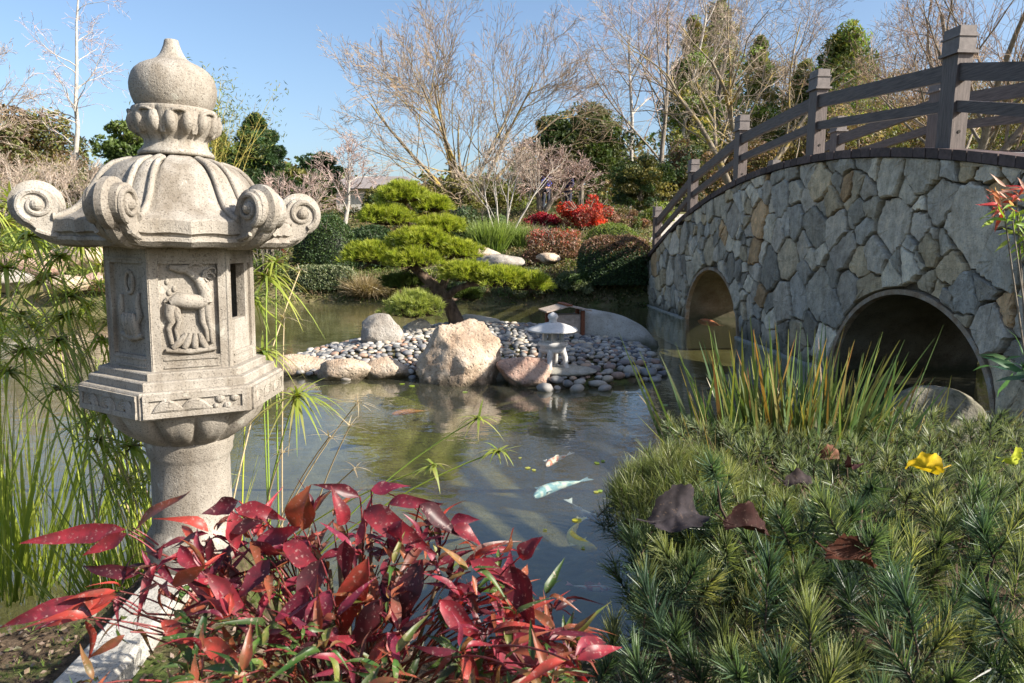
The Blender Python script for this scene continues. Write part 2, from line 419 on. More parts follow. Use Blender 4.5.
# soil / grass ground
def ground_mat():
    m, nt, nd, lk = newmat('garden_ground')
    geo = nd.new('ShaderNodeNewGeometry'); vec = geo.outputs['Position']
    a = noise_n(nd, lk, vec, 3.0, 8, .7); b_ = noise_n(nd, lk, vec, 26, 6, .7); c_ = noise_n(nd, lk, vec, .5, 4, .6)
    soil = ramp(nd, lk, b_.outputs[0], [(.3, (.03, .022, .014)), (.5, (.09, .062, .04)), (.7, (.19, .14, .095))])
    moss = ramp(nd, lk, b_.outputs[0], [(.3, (.025, .04, .01)), (.7, (.11, .14, .035))])
    f = ramp(nd, lk, a.outputs[0], [(.47, (0, 0, 0)), (.58, (1, 1, 1))])
    near = mixrgb(nd, lk, soil.outputs[0], moss.outputs[0], f.outputs[0])
    far = ramp(nd, lk, a.outputs[0], [(.3, (.05, .07, .02)), (.5, (.13, .12, .05)), (.7, (.25, .19, .12))])
    sx = nd.new('ShaderNodeSeparateXYZ'); lk.new(vec, sx.inputs[0])
    mp = nd.new('ShaderNodeMapRange'); mp.inputs['From Min'].default_value = 8; mp.inputs['From Max'].default_value = 14
    lk.new(sx.outputs['Y'], mp.inputs['Value'])
    col = mixrgb(nd, lk, near, far.outputs[0], mp.outputs[0])
    # silty pond bed below the water line
    bed = ramp(nd, lk, a.outputs[0], [(.3, (.07, .06, .022)), (.5, (.12, .107, .043)), (.7, (.19, .172, .086))])
    mz = nd.new('ShaderNodeMapRange'); mz.inputs['From Min'].default_value = .0; mz.inputs['From Max'].default_value = -.08; lk.new(sx.outputs['Z'], mz.inputs['Value'])
    col = mixrgb(nd, lk, col, bed.outputs[0], mz.outputs[0])
    p = nd.new('ShaderNodeBsdfPrincipled'); lk.new(col, p.inputs['Base Color']); p.inputs['Roughness'].default_value = .95; p.inputs['Specular IOR Level'].default_value = .15
    bp = nd.new('ShaderNodeBump'); bp.inputs['Strength'].default_value = .8; bp.inputs['Distance'].default_value = .03; lk.new(b_.outputs[0], bp.inputs['Height']); lk.new(bp.outputs[0], p.inputs['Normal'])
    o = nd.new('ShaderNodeOutputMaterial'); lk.new(p.outputs[0], o.inputs[0])
    return m
M['ground'] = ground_mat()

def water_mat():
    m, nt, nd, lk = newmat('pond_water')
    geo = nd.new('ShaderNodeNewGeometry'); vec = geo.outputs['Position']
    mp = nd.new('ShaderNodeMapping'); mp.inputs['Scale'].default_value = (1, 1.6, 1); mp.inputs['Rotation'].default_value = (0, 0, .5); lk.new(vec, mp.inputs[0])
    a = noise_n(nd, lk, mp.outputs[0], 2.2, 3, .5)
    b_ = noise_n(nd, lk, mp.outputs[0], 9, 2, .5)
    s = nd.new('ShaderNodeMath'); s.operation = 'MULTIPLY_ADD'; lk.new(b_.outputs[0], s.inputs[0]); s.inputs[1].default_value = .22; lk.new(a.outputs[0], s.inputs[2])
    bp = nd.new('ShaderNodeBump'); bp.inputs['Strength'].default_value = 1.0; bp.inputs['Distance'].default_value = .006; lk.new(s.outputs[0], bp.inputs['Height'])
    fr = nd.new('ShaderNodeFresnel'); fr.inputs['IOR'].default_value = 1.85; lk.new(bp.outputs[0], fr.inputs['Normal'])
    gl = nd.new('ShaderNodeBsdfGlossy'); gl.inputs['Roughness'].default_value = .015; gl.inputs['Color'].default_value = (.95, .97, 1, 1); lk.new(bp.outputs[0], gl.inputs['Normal'])
    tr = nd.new('ShaderNodeBsdfTransparent'); tr.inputs[0].default_value = (.84, .86, .76, 1)
    silt = nd.new('ShaderNodeBsdfDiffuse'); sn = noise_n(nd, lk, vec, .55, 4, .6)
    sr = ramp(nd, lk, sn.outputs[0], [(.35, (.2, .19, .12)), (.65, (.34, .33, .25))]); lk.new(sr.outputs[0], silt.inputs[0])
    m1 = nd.new('ShaderNodeMixShader'); m1.inputs[0].default_value = .10; lk.new(tr.outputs[0], m1.inputs[1]); lk.new(silt.outputs[0], m1.inputs[2])
    bf = nd.new('ShaderNodeMath'); bf.operation = 'MULTIPLY_ADD'; lk.new(geo.outputs['Backfacing'], bf.inputs[0]); bf.inputs[1].default_value = -1; bf.inputs[2].default_value = 1
    ff = nd.new('ShaderNodeMath'); ff.operation = 'MULTIPLY'; lk.new(fr.outputs[0], ff.inputs[0]); lk.new(bf.outputs[0], ff.inputs[1])
    m2 = nd.new('ShaderNodeMixShader'); lk.new(ff.outputs[0], m2.inputs[0]); lk.new(m1.outputs[0], m2.inputs[1]); lk.new(gl.outputs[0], m2.inputs[2])
    o = nd.new('ShaderNodeOutputMaterial'); lk.new(m2.outputs[0], o.inputs[0])
    return m
M['water'] = water_mat()

def pebble_mat(name, attr):
    m, nt, nd, lk = newmat(name)
    tc = nd.new('ShaderNodeTexCoord')
    stops = [(0, (.15, .155, .16)), (.2, (.26, .25, .24)), (.4, (.38, .35, .3)), (.55, (.12, .125, .135)), (.7, (.34, .22, .16)), (.82, (.46, .39, .3)), (.92, (.2, .2, .21)), (1, (.5, .47, .42))]
    if attr:
        at = nd.new('ShaderNodeAttribute'); at.attribute_name = 'Col'; col = at.outputs['Color']
    else:
        oi = nd.new('ShaderNodeObjectInfo'); col = ramp(nd, lk, oi.outputs['Random'], stops).outputs[0]
    nz = noise_n(nd, lk, tc.outputs['Object'], 14 if attr else 3, 5, .65)
    r = ramp(nd, lk, nz.outputs[0], [(.3, (.8, .8, .8)), (.7, (1.15, 1.12, 1.08))])
    col = mixrgb(nd, lk, col, r.outputs[0], 1.0, 'MULTIPLY')
    p = nd.new('ShaderNodeBsdfPrincipled'); lk.new(col, p.inputs['Base Color']); p.inputs['Roughness'].default_value = .6; p.inputs['Specular IOR Level'].default_value = .3
    o = nd.new('ShaderNodeOutputMaterial'); lk.new(p.outputs[0], o.inputs[0])
    return m
M['pebble'] = pebble_mat('river_pebble', False)
M['pebble_mass'] = pebble_mat('river_pebble_mass', True)

# ------------------------------------------------------------------ camera, light, world
cam = bpy.data.cameras.new('camera'); co = bpy.data.objects.new('camera', cam); COL.objects.link(co)
cam.sensor_width = 36; cam.lens = FPX / 1024 * 36; cam.clip_end = 2000; cam.clip_start = .02
co.location = (0, 0, CAMH); co.rotation_euler = (PI / 2 - PITCH, 0, 0)
scene.camera = co
cam.dof.use_dof = True; cam.dof.focus_distance = 4.0; cam.dof.aperture_fstop = 11

SUN = unit(np.array([.80, -.29, .52]))
el = math.asin(SUN[2]); az = math.atan2(SUN[0], SUN[1])
w = bpy.data.worlds.new('World'); scene.world = w; w.use_nodes = True
nt = w.node_tree; nt.nodes.clear()
sky = nt.nodes.new('ShaderNodeTexSky'); sky.sky_type = 'NISHITA'; sky.sun_disc = False
sky.sun_elevation = el; sky.sun_rotation = az; sky.air_density = 1.0; sky.dust_density = 2.2; sky.ozone_density = 3.0
bg = nt.nodes.new('ShaderNodeBackground'); bg.inputs[1].default_value = .10
wo = nt.nodes.new('ShaderNodeOutputWorld'); nt.links.new(sky.outputs[0], bg.inputs[0]); nt.links.new(bg.outputs[0], wo.inputs[0])
sl = bpy.data.lights.new('sun', 'SUN'); sl.energy = 5.0; sl.angle = math.radians(.53); sl.color = (1, .93, .82)
so = bpy.data.objects.new('sun', sl); COL.objects.link(so)
so.rotation_euler = Vector(-SUN).to_track_quat('-Z', 'Y').to_euler(); so.location = (20, -10, 20)
scene.view_settings.view_transform = 'Standard'; scene.view_settings.look = 'None'
scene.view_settings.exposure = 1.12; scene.view_settings.gamma = 1
scene.render.engine = 'CYCLES'
scene.cycles.max_bounces = 6; scene.cycles.transparent_max_bounces = 8; scene.cycles.caustics_reflective = False; scene.cycles.caustics_refractive = False

# ------------------------------------------------------------------ terrain
POND = np.array([(-30, 2.3), (-8, 2.35), (-1.85, 2.42), (-1.72, 2.6), (-1.6, 2.86), (-1.25, 3.0), (-.9, 2.9), (-.75, 2.5), (-.2, 2.35), (.3, 2.3), (.5, 2.45), (.62, 3.0), (.75, 3.7),
                 (1.2, 4.5), (2.2, 5.2), (3.4, 5.3), (4.6, 5.0), (7, 5.6), (8.2, 8), (8.8, 12), (10, 17), (7, 20), (3.9, 19.25), (2.4, 19.1), (0, 19.6),
                 (-3, 20.2), (-6, 20.2), (-9, 18.6), (-13, 17.6), (-20, 15), (-30, 12)], float)

def poly_sd(P, poly):
    d = np.full(len(P), 1e9); inside = np.zeros(len(P), bool)
    n = len(poly)
    for i in range(n):
        a = poly[i]; b = poly[(i + 1) % n]; e = b - a
        w_ = P - a; t = np.clip((w_ @ e) / (e @ e), 0, 1)
        d = np.minimum(d, np.linalg.norm(w_ - t[:, None] * e, axis=1))
        c = (a[1] > P[:, 1]) != (b[1] > P[:, 1])
        with np.errstate(divide='ignore', invalid='ignore'):
            xi = (b[0] - a[0]) * (P[:, 1] - a[1]) / (b[1] - a[1] + 1e-12) + a[0]
        inside ^= c & (P[:, 0] < xi)
    return np.where(inside, -d, d)

def H(x, y):
    x = np.atleast_1d(np.asarray(x, float)); y = np.atleast_1d(np.asarray(y, float))
    P = np.stack([x.ravel(), y.ravel()], 1); sd = poly_sd(P, POND)
    X_, Y_ = P[:, 0], P[:, 1]
    wob = .5 * np.sin(X_ * .9 + 1) * np.sin(Y_ * .7) + .3 * np.sin(X_ * 2.3 + Y_ * 1.7)
    near = np.where(sd > 0, .58 * np.clip(sd / .26, 0, 1) + .02 * wob, 0)
    s2 = np.clip(sd, 0, None)
    far = np.where(sd > 0, .25 * np.clip(s2 / .3, 0, 1) + np.minimum(.27 * s2, 2.6) + .02 * np.clip(s2 - 10, 0, 40) + .1 * wob * np.clip(s2 / 3, 0, 1), 0)
    k = np.clip((Y_ - 6) / 4, 0, 1) * 1.0
    k = k * k * (3 - 2 * k)
    h = near * (1 - k) + far * k
    gl_ = np.exp(-(((X_ + 1.245) / .3) ** 4 + ((Y_ - 2.6) / .3) ** 4))
    h = np.where(sd > 0, np.maximum(h, .70 * gl_), h)
    # landing of the bridge
    g = np.exp(-(((X_ - 4.6) / 1.6) ** 2 + ((Y_ - 20.8) / 1.3) ** 2))
    h = np.where(sd > 0, h * (1 - g) + 1.28 * g * (sd > .0), h)
    under = -.75 * np.clip(-sd / 1.2, 0, 1) + .03 * wob
    h = np.where(sd <= 0, np.minimum(under, -.02), h)
    return h

gx = np.concatenate([-np.geomspace(400, 14, 26), np.arange(-13.5, -3, .5), np.arange(-3, 3.2, .06), np.arange(3.4, 14, .4), np.geomspace(14.5, 400, 26)])
gy = np.concatenate([-np.geomspace(200, 3, 12), np.arange(-2.5, 1.2, .5), np.arange(1.3, 6, .06), np.arange(6.2, 32, .35), np.geomspace(33, 700, 30)])
GX, GY = np.meshgrid(gx, gy)
HZ = H(GX, GY)
V = np.stack([GX.ravel(), GY.ravel(), HZ], 1)
V[:, 2] += np.where((V[:, 2] > .1) & (np.abs(V[:, 0]) < 3) & (V[:, 1] < 6), RNG.normal(0, .006, len(V)), 0)
nx = len(gx); ny = len(gy)
ii, jj = np.meshgrid(np.arange(ny - 1), np.arange(nx - 1), indexing='ij')
F = np.stack([ii * nx + jj, ii * nx + jj + 1, (ii + 1) * nx + jj + 1, (ii + 1) * nx + jj], -1).reshape(-1, 4)
tag(MB().add(V, F).build('ground', M['ground'], smooth=True), kind='structure')
tag(MB().add([(-60, -.5, 0), (30, -.5, 0), (30, 40, 0), (-60, 40, 0)], [(0, 1, 2, 3)]).build('water', M['water']), kind='structure')

def h1(x, y): return float(H(x, y)[0])

# ------------------------------------------------------------------ bridge
BR = thing('stone_bridge', 'arched footbridge faced in irregular grey flagstone with dark brown timber railings', 'bridge', (5.25, 0, 0), math.atan(.075))
S0, S1, BW = -.2, 19.6, 2.12
def top(s): return 2.97 - .0239 * (s - 10.97) ** 2
ARCH = [(8.2, 1.5, 1.22), (14.6, 1.5, 1.2)]
def arch_h(s, grow=0):
    for c, a, h in ARCH:
        if abs(s - c) < a + grow:
            return (h + grow) * math.sqrt(max(0, 1 - ((s - c) / (a + grow)) ** 2))
    return None
# mortar body (front/back walls)
cuts = list(np.arange(S0, S1 + .01, .15))
for c, a, h in ARCH: cuts += [c + a * math.cos(t) for t in np.linspace(0, PI, 33)]
cuts = sorted(set(round(c, 4) for c in cuts))
mb = MB()
for a, b in zip(cuts[:-1], cuts[1:]):
    mid = (a + b) / 2; inn = arch_h(mid) is not None
    za = (arch_h(a) or 0) if inn else -.7; zb = (arch_h(b) or 0) if inn else -.7
    for xx in (.03, BW):
        mb.add([(xx, a, za), (xx, b, zb), (xx, b, top(b)), (xx, a, top(a))], [(0, 1, 2, 3)])
mb.add([(.03, S1, -.7), (BW, S1, -.7), (BW, S1, top(S1)), (.03, S1, top(S1))], [(0, 1, 2, 3)])
mb.add([(.03, S0, -.7), (BW, S0, -.7), (BW, S0, top(S0)), (.03, S0, top(S0))], [(0, 1, 2, 3)])
mb.build('wall_core', M['mortar'], BR)
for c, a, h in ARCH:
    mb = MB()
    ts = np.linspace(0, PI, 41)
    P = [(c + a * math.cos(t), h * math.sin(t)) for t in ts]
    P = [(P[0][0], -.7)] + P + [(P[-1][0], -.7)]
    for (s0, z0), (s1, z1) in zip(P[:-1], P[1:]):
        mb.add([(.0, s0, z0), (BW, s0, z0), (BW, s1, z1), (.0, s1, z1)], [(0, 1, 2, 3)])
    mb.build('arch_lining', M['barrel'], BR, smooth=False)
# rims
for c, a, h in ARCH:
    mb = MB(); ts = np.linspace(0, PI, 41); g = .055
    for t0, t1 in zip(ts[:-1], ts[1:]):
        q = []
        for t in (t0, t1):
            for gg in (-.004, g):
                for xx in (-.05, .04):
                    q.append((xx, c + (a + gg) * math.cos(t), (h + gg) * math.sin(t)))
        mb.add(q, [(0, 2, 6, 4), (0, 4, 5, 1), (2, 3, 7, 6)])
    mb.build('arch_rim', M['archrim'], BR)
# flagstones : voronoi cells cut by half-planes, then bent round the arches
def voronoi(pts, box, wts):
    pts = np.array(pts); cells = []; wts = np.array(wts)
    for i, p in enumerate(pts):
        d = np.linalg.norm(pts - p, axis=1); idx = np.argsort(d)[1:18]
        poly = [np.array(q, float) for q in [(box[0], box[2]), (box[1], box[2]), (box[1], box[3]), (box[0], box[3])]]
        for j in idx:
            q = pts[j]; n_ = q - p; m_ = (p + q) / 2 + n_ * (wts[i] ** 2 - wts[j] ** 2) / (2 * (n_ @ n_)) * .8
            out = []
            for k in range(len(poly)):
                a_, b_ = poly[k], poly[(k + 1) % len(poly)]
                da, db = (a_ - m_) @ n_, (b_ - m_) @ n_
                if da <= 0: out.append(a_)
                if da * db < 0: out.append(a_ + (b_ - a_) * da / (da - db))
            poly = out
            if len(poly) < 3: break
        if len(poly) >= 3:
            wp = []
            for v_ in poly:
                q_ = Vector((v_[0] * 2.3, v_[1] * 2.3, 3.1))
                wp.append((v_[0] + .11 * mnoise.noise(q_), v_[1] + .11 * mnoise.noise(q_ + Vector((17, 5, 9)))))
            cells.append(np.array(wp))
    return cells
rr = random.Random(11); pts = []; tries = 0
def dist_ok(s, z, pts):
    for (a, b, r0) in pts:
        dz = (z - b) * .85; ds = (s - a) * 1.15
        if ds * ds + dz * dz < ((r0)) ** 2: return False
    return True
while tries < 14000:
    tries += 1
    s = rr.uniform(S0, S1 + .3); z = rr.uniform(-.3, 3.2)
    if z > top(s) + .2: continue
    r0 = rr.choice([.15, .18, .24, .34, .46]) * (1.0 if tries < 3000 else .55)
    if dist_ok(s, z, pts): pts.append((s, z, r0))
cells = voronoi([(a, b) for a, b, _ in pts], (S0 - .2, S1, -.6, 3.5), [c_ * .72 for _, _, c_ in pts])
STC = [(.33, .3, .265), (.29, .275, .25), (.38, .345, .3), (.24, .225, .2), (.42, .385, .33), (.34, .29, .22), (.4, .33, .235), (.38, .26, .155), (.21, .195, .175), (.36, .33, .29), (.3, .29, .275), (.4, .365, .31), (.44, .4, .34)]
mb = MB()
for ci, poly in enumerate(cells):
    c = poly.mean(0)
    if not (S0 + .1 < c[0] < S1): continue
    # shrink
    r_in = min(np.linalg.norm(poly - c, axis=1).min(), .5)
    if np.ptp(poly[:, 0]) < .06 or np.ptp(poly[:, 1]) < .06: continue
    gap = rr.uniform(.008, .026)
    pl = []
    n = len(poly)
    # corner chamfer + subdivide
    for k in range(n):
        a, b = poly[k], poly[(k + 1) % n]
        L = np.linalg.norm(b - a); m_ = max(2, int(L / .045))
        for q in range(m_):
            t = .06 + .88 * q / (m_ - 1)
            p = a + (b - a) * t
            p = p + (c - p) / max(np.linalg.norm(c - p), 1e-6) * gap
            p = p + np.array([rr.gauss(0, .009), rr.gauss(0, .009)])
            pl.append(p)
    out = []
    ok = True
    inside_all = True
    for p in pl:
        s, z = p
        z = min(z, top(s) - .015)
        for (ac, aa, ah) in ARCH:
            g = .085
            q = math.hypot((s - ac) / (aa + g), max(z, 0) / (ah + g))
            if q < 1 and z > -.05:
                if q < .62: ok = ok and True; 
                q = max(q, 1e-3)
                s2 = ac + (s - ac) / q; z2 = z / q
                s, z = s2, min(z2, top(s2) - .015)
            elif z <= -.05 and abs(s - ac) < aa + g:
                s = ac + math.copysign(aa + g, s - ac)
            else: inside_all = False
        out.append((s, max(z, -.45)))
    ca = c
    if any(math.hypot((ca[0] - ac) / (aa + .05), max(ca[1], 0) / (ah + .05)) < 1 for ac, aa, ah in ARCH): continue
    if poly[:, 1].min() > top(c[0]) - .13: continue
    P = np.array(out); c2 = P.mean(0); n = len(P)
    dep = rr.uniform(.03, .085); tx, tz = rr.uniform(-.11, .11), rr.uniform(-.11, .11)
    inner = c2 + (P - c2) * .93
    def dx(Q): return -(dep + (Q[:, 0] - c2[0]) * tx + (Q[:, 1] - c2[1]) * tz)
    V = np.concatenate([np.c_[np.full(n, .045), P], np.c_[dx(P) * .8, P], np.c_[dx(inner) - .008 + np.array([rr.gauss(0, .004) for _ in range(n)]), inner], [[-(dep + rr.uniform(.0, .03)), c2[0] + rr.uniform(-.03, .03), c2[1] + rr.uniform(-.03, .03)]]])
    col = np.array(STC[rr.randrange(len(STC))]) * rr.uniform(1.2, 1.95) * np.array([1.06, 1.0, .9])
    F4 = [(r_ * n + i, r_ * n + (i + 1) % n, (r_ + 1) * n + (i + 1) % n, (r_ + 1) * n + i) for r_ in (0, 1) for i in range(n)]
    mb.add(V, F4, col)
    mb.add(np.r_[V[2 * n:3 * n], V[3 * n:]], [(i, (i + 1) % n, n) for i in range(n)], col)
mb.build('stone_facing', M['flag'], BR)
# footing
for a, b in ((S0, 6.65), (9.75, 13.05), (16.15, S1)):
    MB().box(-.1, .0, a, b, -.7, .03).build('footing', M['concrete'], BR)
# coping bricks
s = S0; cop = [MB(), MB()]
while s < S1:
    L = .215; e = s + L - .012
    c = np.array((.085, .058, .052)) * rr.uniform(.65, 1.35)
    j = rr.uniform(-.006, .006)
    for mb, x0, x1 in ((cop[0], -.1, .22), (cop[1], BW - .22, BW + .06)):
        v = []
        for xx in (x0 + j, x1):
            for q in (s, e):
                for dz in (-.005, .1): v.append((xx, q, top(q) + dz))
        mb.add(v, [(0, 1, 3, 2), (4, 6, 7, 5), (0, 4, 5, 1), (2, 3, 7, 6), (0, 2, 6, 4), (1, 5, 7, 3)], c)
    s += L
for mb in cop: mb.build('coping', M['coping'], BR)
# deck
mb = MB(); ss = np.linspace(S0, S1, 60)
for a, b in zip(ss[:-1], ss[1:]):
    mb.add([(.22, a, top(a) + .06), (BW - .22, a, top(a) + .06), (BW - .22, b, top(b) + .06), (.22, b, top(b) + .06)], [(0, 1, 2, 3)])
mb.build('deck', M['pathm'], BR)
# posts and rails
PS = [4.95, 7.88, 10.85, 13.7, 16.4, 19.25, 2.0]
def post(s, w0):
    z0 = top(s) + .06; hgt = 1.0
    mb = MB(); mb.box(w0, w0 + .17, s - .12, s + .12, z0, z0 + hgt)
    p = mb.build('post', M['wood'], BR)
    c = MB()
    c.box(w0 - .035, w0 + .205, s - .155, s + .155, z0 + hgt, z0 + hgt + .03)
    c.box(w0 - .01, w0 + .18, s - .135, s + .135, z0 + hgt + .03, z0 + hgt + .17)
    c.box(w0 - .022, w0 + .192, s - .147, s + .147, z0 + hgt + .17, z0 + hgt + .19)
    c.box(w0 - .005, w0 + .175, s - .13, s + .13, z0 + hgt + .19, z0 + hgt + .28)
    c.build('post_cap', M['wood_top'], p)
    b = MB()
    for zz in (.2, .42):
        b.tube([(w0 + .085, s - .1205, z0 + zz), (w0 + .085, s - .126, z0 + zz)], .018, 10)
    b.build('bolt_hole_disc', M['dark'], p)  # solid discs on the post face, the shade of a hole painted dark
for s in PS:
    post(s, .03); post(s, BW - .2)
def rail(sa, sb, w0, zoff, hh):
    mb = MB(); za = top(sa) + .06 + zoff; zb = top(sb) + .06 + zoff
    v = []
    for xx in (w0, w0 + .07):
        for q, zz in ((sa, za), (sb, zb)):
            for dz in (0, hh): v.append((xx, q, zz + dz))
    mb.add(v, [(0, 1, 3, 2), (4, 6, 7, 5), (0, 4, 5, 1), (2, 3, 7, 6), (0, 2, 6, 4), (1, 5, 7, 3)])
    mb.build('rail', M['wood_rail'], BR)
sp = sorted(PS)
for a, b in zip(sp[:-1], sp[1:]):
    for w0 in (.06, BW - .17):
        rail(a + .121, b - .121, w0, .74, .18); rail(a + .121, b - .121, w0, .42, .12)

# path beyond the landing
mb = MB(); P = [(4.9, 19.7), (5.1, 21.5), (5.4, 23.5), (6.3, 26), (7.5, 29)]
rows = []
for x_, y_ in P:
    for dx_ in (-1.1, -.4, .4, 1.1): rows.append((x_ + dx_, y_, h1(x_ + dx_, y_) + .03))
F = [(i * 4 + j, i * 4 + j + 1, (i + 1) * 4 + j + 1, (i + 1) * 4 + j) for i in range(len(P) - 1) for j in range(3)]
tag(mb.add(rows, F).build('path', M['pathm']), kind='structure')

# ------------------------------------------------------------------ big stone lantern
LX, LY = -1.245, 2.6
LZ0 = .70
LA = math.radians(30)
LN = thing('stone_lantern', 'large weathered granite lantern with curled roof scrolls standing on the bank at the left', 'lantern', (LX, LY, LZ0))
LN.rotation_mode = 'XYZ'; LN.rotation_euler = (0, math.radians(1.2), LA)
g_ = M['granite']
def lz(py, Y): return Z(py, Y) - LZ0
def hexpoly(R, off=0.0):
    return [(R * math.cos(math.radians(60 * k)), R * math.sin(math.radians(60 * k))) for k in range(6)]
def bev_hex(mb, R, z0, z1, b=.006):
    """hexagonal slab with softened edges"""
    rings = [(R - b, z0), (R, z0 + b), (R, z1 - b), (R - b, z1)]
    V = []; 
    for r, z in rings: V += [(x, y, z) for x, y in hexpoly(r)]
    F = [(i * 6 + j, i * 6 + (j + 1) % 6, (i + 1) * 6 + (j + 1) % 6, (i + 1) * 6 + j) for i in range(3) for j in range(6)]
    mb.add(V, F)
    mb.add([(x, y, z1) for x, y in hexpoly(R - b)] + [(0, 0, z1)], [(j, (j + 1) % 6, 6) for j in range(6)])
    mb.add([(x, y, z0) for x, y in hexpoly(R - b)] + [(0, 0, z0)], [((j + 1) % 6, j, 6) for j in range(6)])
# pedestal (lathe)
prof = [(0, -.05), (.155, -.05), (.166, lz(549, 2.6)), (.172, lz(540, 2.6)), (.172, lz(533, 2.6)), (.165, lz(527, 2.6)), (.153, lz(522, 2.6)), (.147, lz(519, 2.6)), (.1475, lz(515, 2.6)), (.142, lz(508, 2.6)),
        (.141, lz(480, 2.6)), (.1405, lz(456, 2.6)), (.146, lz(453, 2.6)), (.153, lz(449, 2.6)), (.153, lz(444, 2.6)), (.158, lz(441, 2.6)), (.159, lz(434, 2.6)), (.15, lz(430, 2.6))]
MB().lathe(prof, 64).build('pedestal', g_, LN, smooth=True)
# lotus collar under the platform
zb, zt = lz(436, 2.6), lz(424, 2.25) + .004
def petal(r, z, th):
    t = np.linspace(0, 1, r.shape[0])[:, None]
    p = np.abs(np.sin(th * 6)) ** .5
    q = np.abs(np.sin(th * 12)) 
    r2 = r + .022 * p * np.sin(PI * np.clip(t, 0, 1)) + .006 * q * np.sin(PI * t)
    z2 = z - .016 * p * np.sin(PI * t * .8)
    return r2, z2
prof = [(.155 + .125 * (t ** 1.1), zb + (zt - zb) * t) for t in np.linspace(0, 1, 12)]
MB().lathe(prof, 144, fn=petal).build('lotus_collar', g_, LN, smooth=True)
# platform
zs0, zs1 = lz(424, 2.25), lz(396, 2.25)
mb = MB(); bev_hex(mb, .35, zs0, zs1, .006)
plat = mb.build('platform', g_, LN)
z2t = lz(385, 2.28); z1t = lz(375.5, 2.31)
mb = MB(); bev_hex(mb, .32, zs1 - .004, z2t, .004); bev_hex(mb, .288, z2t - .004, z1t, .004)
mb.build('step', g_, plat)
def facexf(k, R):
    """face k of the hexagon: origin mid face, e tangent (to the right seen from outside), n outward"""
    a = math.radians(60 * k + 30)
    n = np.array([math.cos(a), math.sin(a), 0]); e = np.array([-math.sin(a), math.cos(a), 0])
    o = n * R * math.cos(PI / 6)
    return o, e, n
def on_face(mb, k, R, fn):
    """run fn with a small builder in face coords (u right, d outward, z) and transform"""
    o, e, n = facexf(k, R); t = MB(); fn(t)
    for lst in (t.v,):
        for i, v in enumerate(lst):
            lst[i] = o + v[:, 0:1] * e + v[:, 1:2] * n + v[:, 2:3] * np.array([0, 0, 1.])
    off = 0
    allv = np.concatenate(t.v)
    if t.q: mb.add(allv, np.concatenate(t.q))
    if t.t: mb.add(allv, np.concatenate(t.t))
def frame(t, u0, u1, z0, z1, wd, d):
    t.box(u0, u1, -.004, d, z1 - wd, z1); t.box(u0, u1, -.004, d, z0, z0 + wd)
    t.box(u0, u0 + wd, -.004, d - .0015, z0 + wd, z1 - wd); t.box(u1 - wd, u1, -.004, d - .0015, z0 + wd, z1 - wd)
hs = zs1 - zs0; zc = (zs0 + zs1) / 2
def scrollwork(t):
    frame(t, -.165, .165, zs0 + .008, zs1 - .008, .018, .009)
    for cx_, sc, fl in ((-.085, 1, 1), (.0, 1, 1)):
        for q in range(6):
            a0 = q / 5
            P = [(cx_ - .05 + .1 * s_, .004, zc - .018 + (.008 + .034 * a0) * math.sin(PI * min(1, s_ * 1.05)) * (1 - .45 * s_)) for s_ in np.linspace(0, 1, 9)]
            t.tube(P, [.003 + .006 * math.sin(PI * s_) for s_ in np.linspace(0, 1, 9)], 6)
    for cx_, cz_, r_ in ((.075, .012, .017), (.122, .012, .015), (.098, -.016, .014), (.06, -.014, .01)):
        t.ellipsoid((cx_, 0, zc + cz_), (r_, .012, r_), u=12, v=8)
def waves(t):
    frame(t, -.165, .165, zs0 + .008, zs1 - .008, .018, .009)
    for cx_ in (-.1, 0, .1):
        for q in range(4):
            rr_ = .012 + .009 * q
            P = [(cx_ + rr_ * math.cos(a), .001, zc - .02 + rr_ * math.sin(a) * 1.0) for a in np.linspace(PI, -.3, 12)]
            t.tube(P, .0065, 6)
mb = MB()
for k in range(6):
    on_face(mb, k, .35, scrollwork if k % 2 == 0 else waves)
mb.build('carved_panel', g_, plat, smooth=False)
# fire box
zf0, zf1 = z1t - .003, lz(246, 2.35)
RB = .25; FH = RB / 2   # half face width
fb = thing('fire_box', None, None); fb.parent = LN
def slab_face(k, window):
    mb = MB()
    def f(t):
        th = -.045
        u = .094; zlo, zhi = zf0 + .052, zf1 - .062
        # outer frame in four blocks, recessed panel behind
        t.box(-.128, -u, th, 0, zf0, zf1); t.box(u, .128, th, 0, zf0, zf1)
        t.box(-u, u, th, -.0015, zhi, zf1); t.box(-u, u, th, -.0015, zf0, zlo)
        # string mouldings
        t.box(-u + .006, u - .006, -.002, .0035, zf0 + .012, zf0 + .017); t.box(-u + .006, u - .006, -.002, .0035, zlo - .012, zlo - .007)
        t.box(-u + .003, u - .003, -.002, .004, zhi + .012, zhi + .018)
        if not window:
            t.box(-u, u, th + .004, -.016, zlo, zhi)
        else:
            zm = zlo + (zhi - zlo) * .36
            t.box(-u, u, th + .004, -.010, zlo, zm)
            t.box(-u, -u + .016, th + .004, -.010, zm, zhi); t.box(u - .034, u, th + .004, -.010, zm, zhi)
    on_face(mb, k, RB, f)
    return mb.build('window_wall' if window else 'carved_wall', g_, fb)
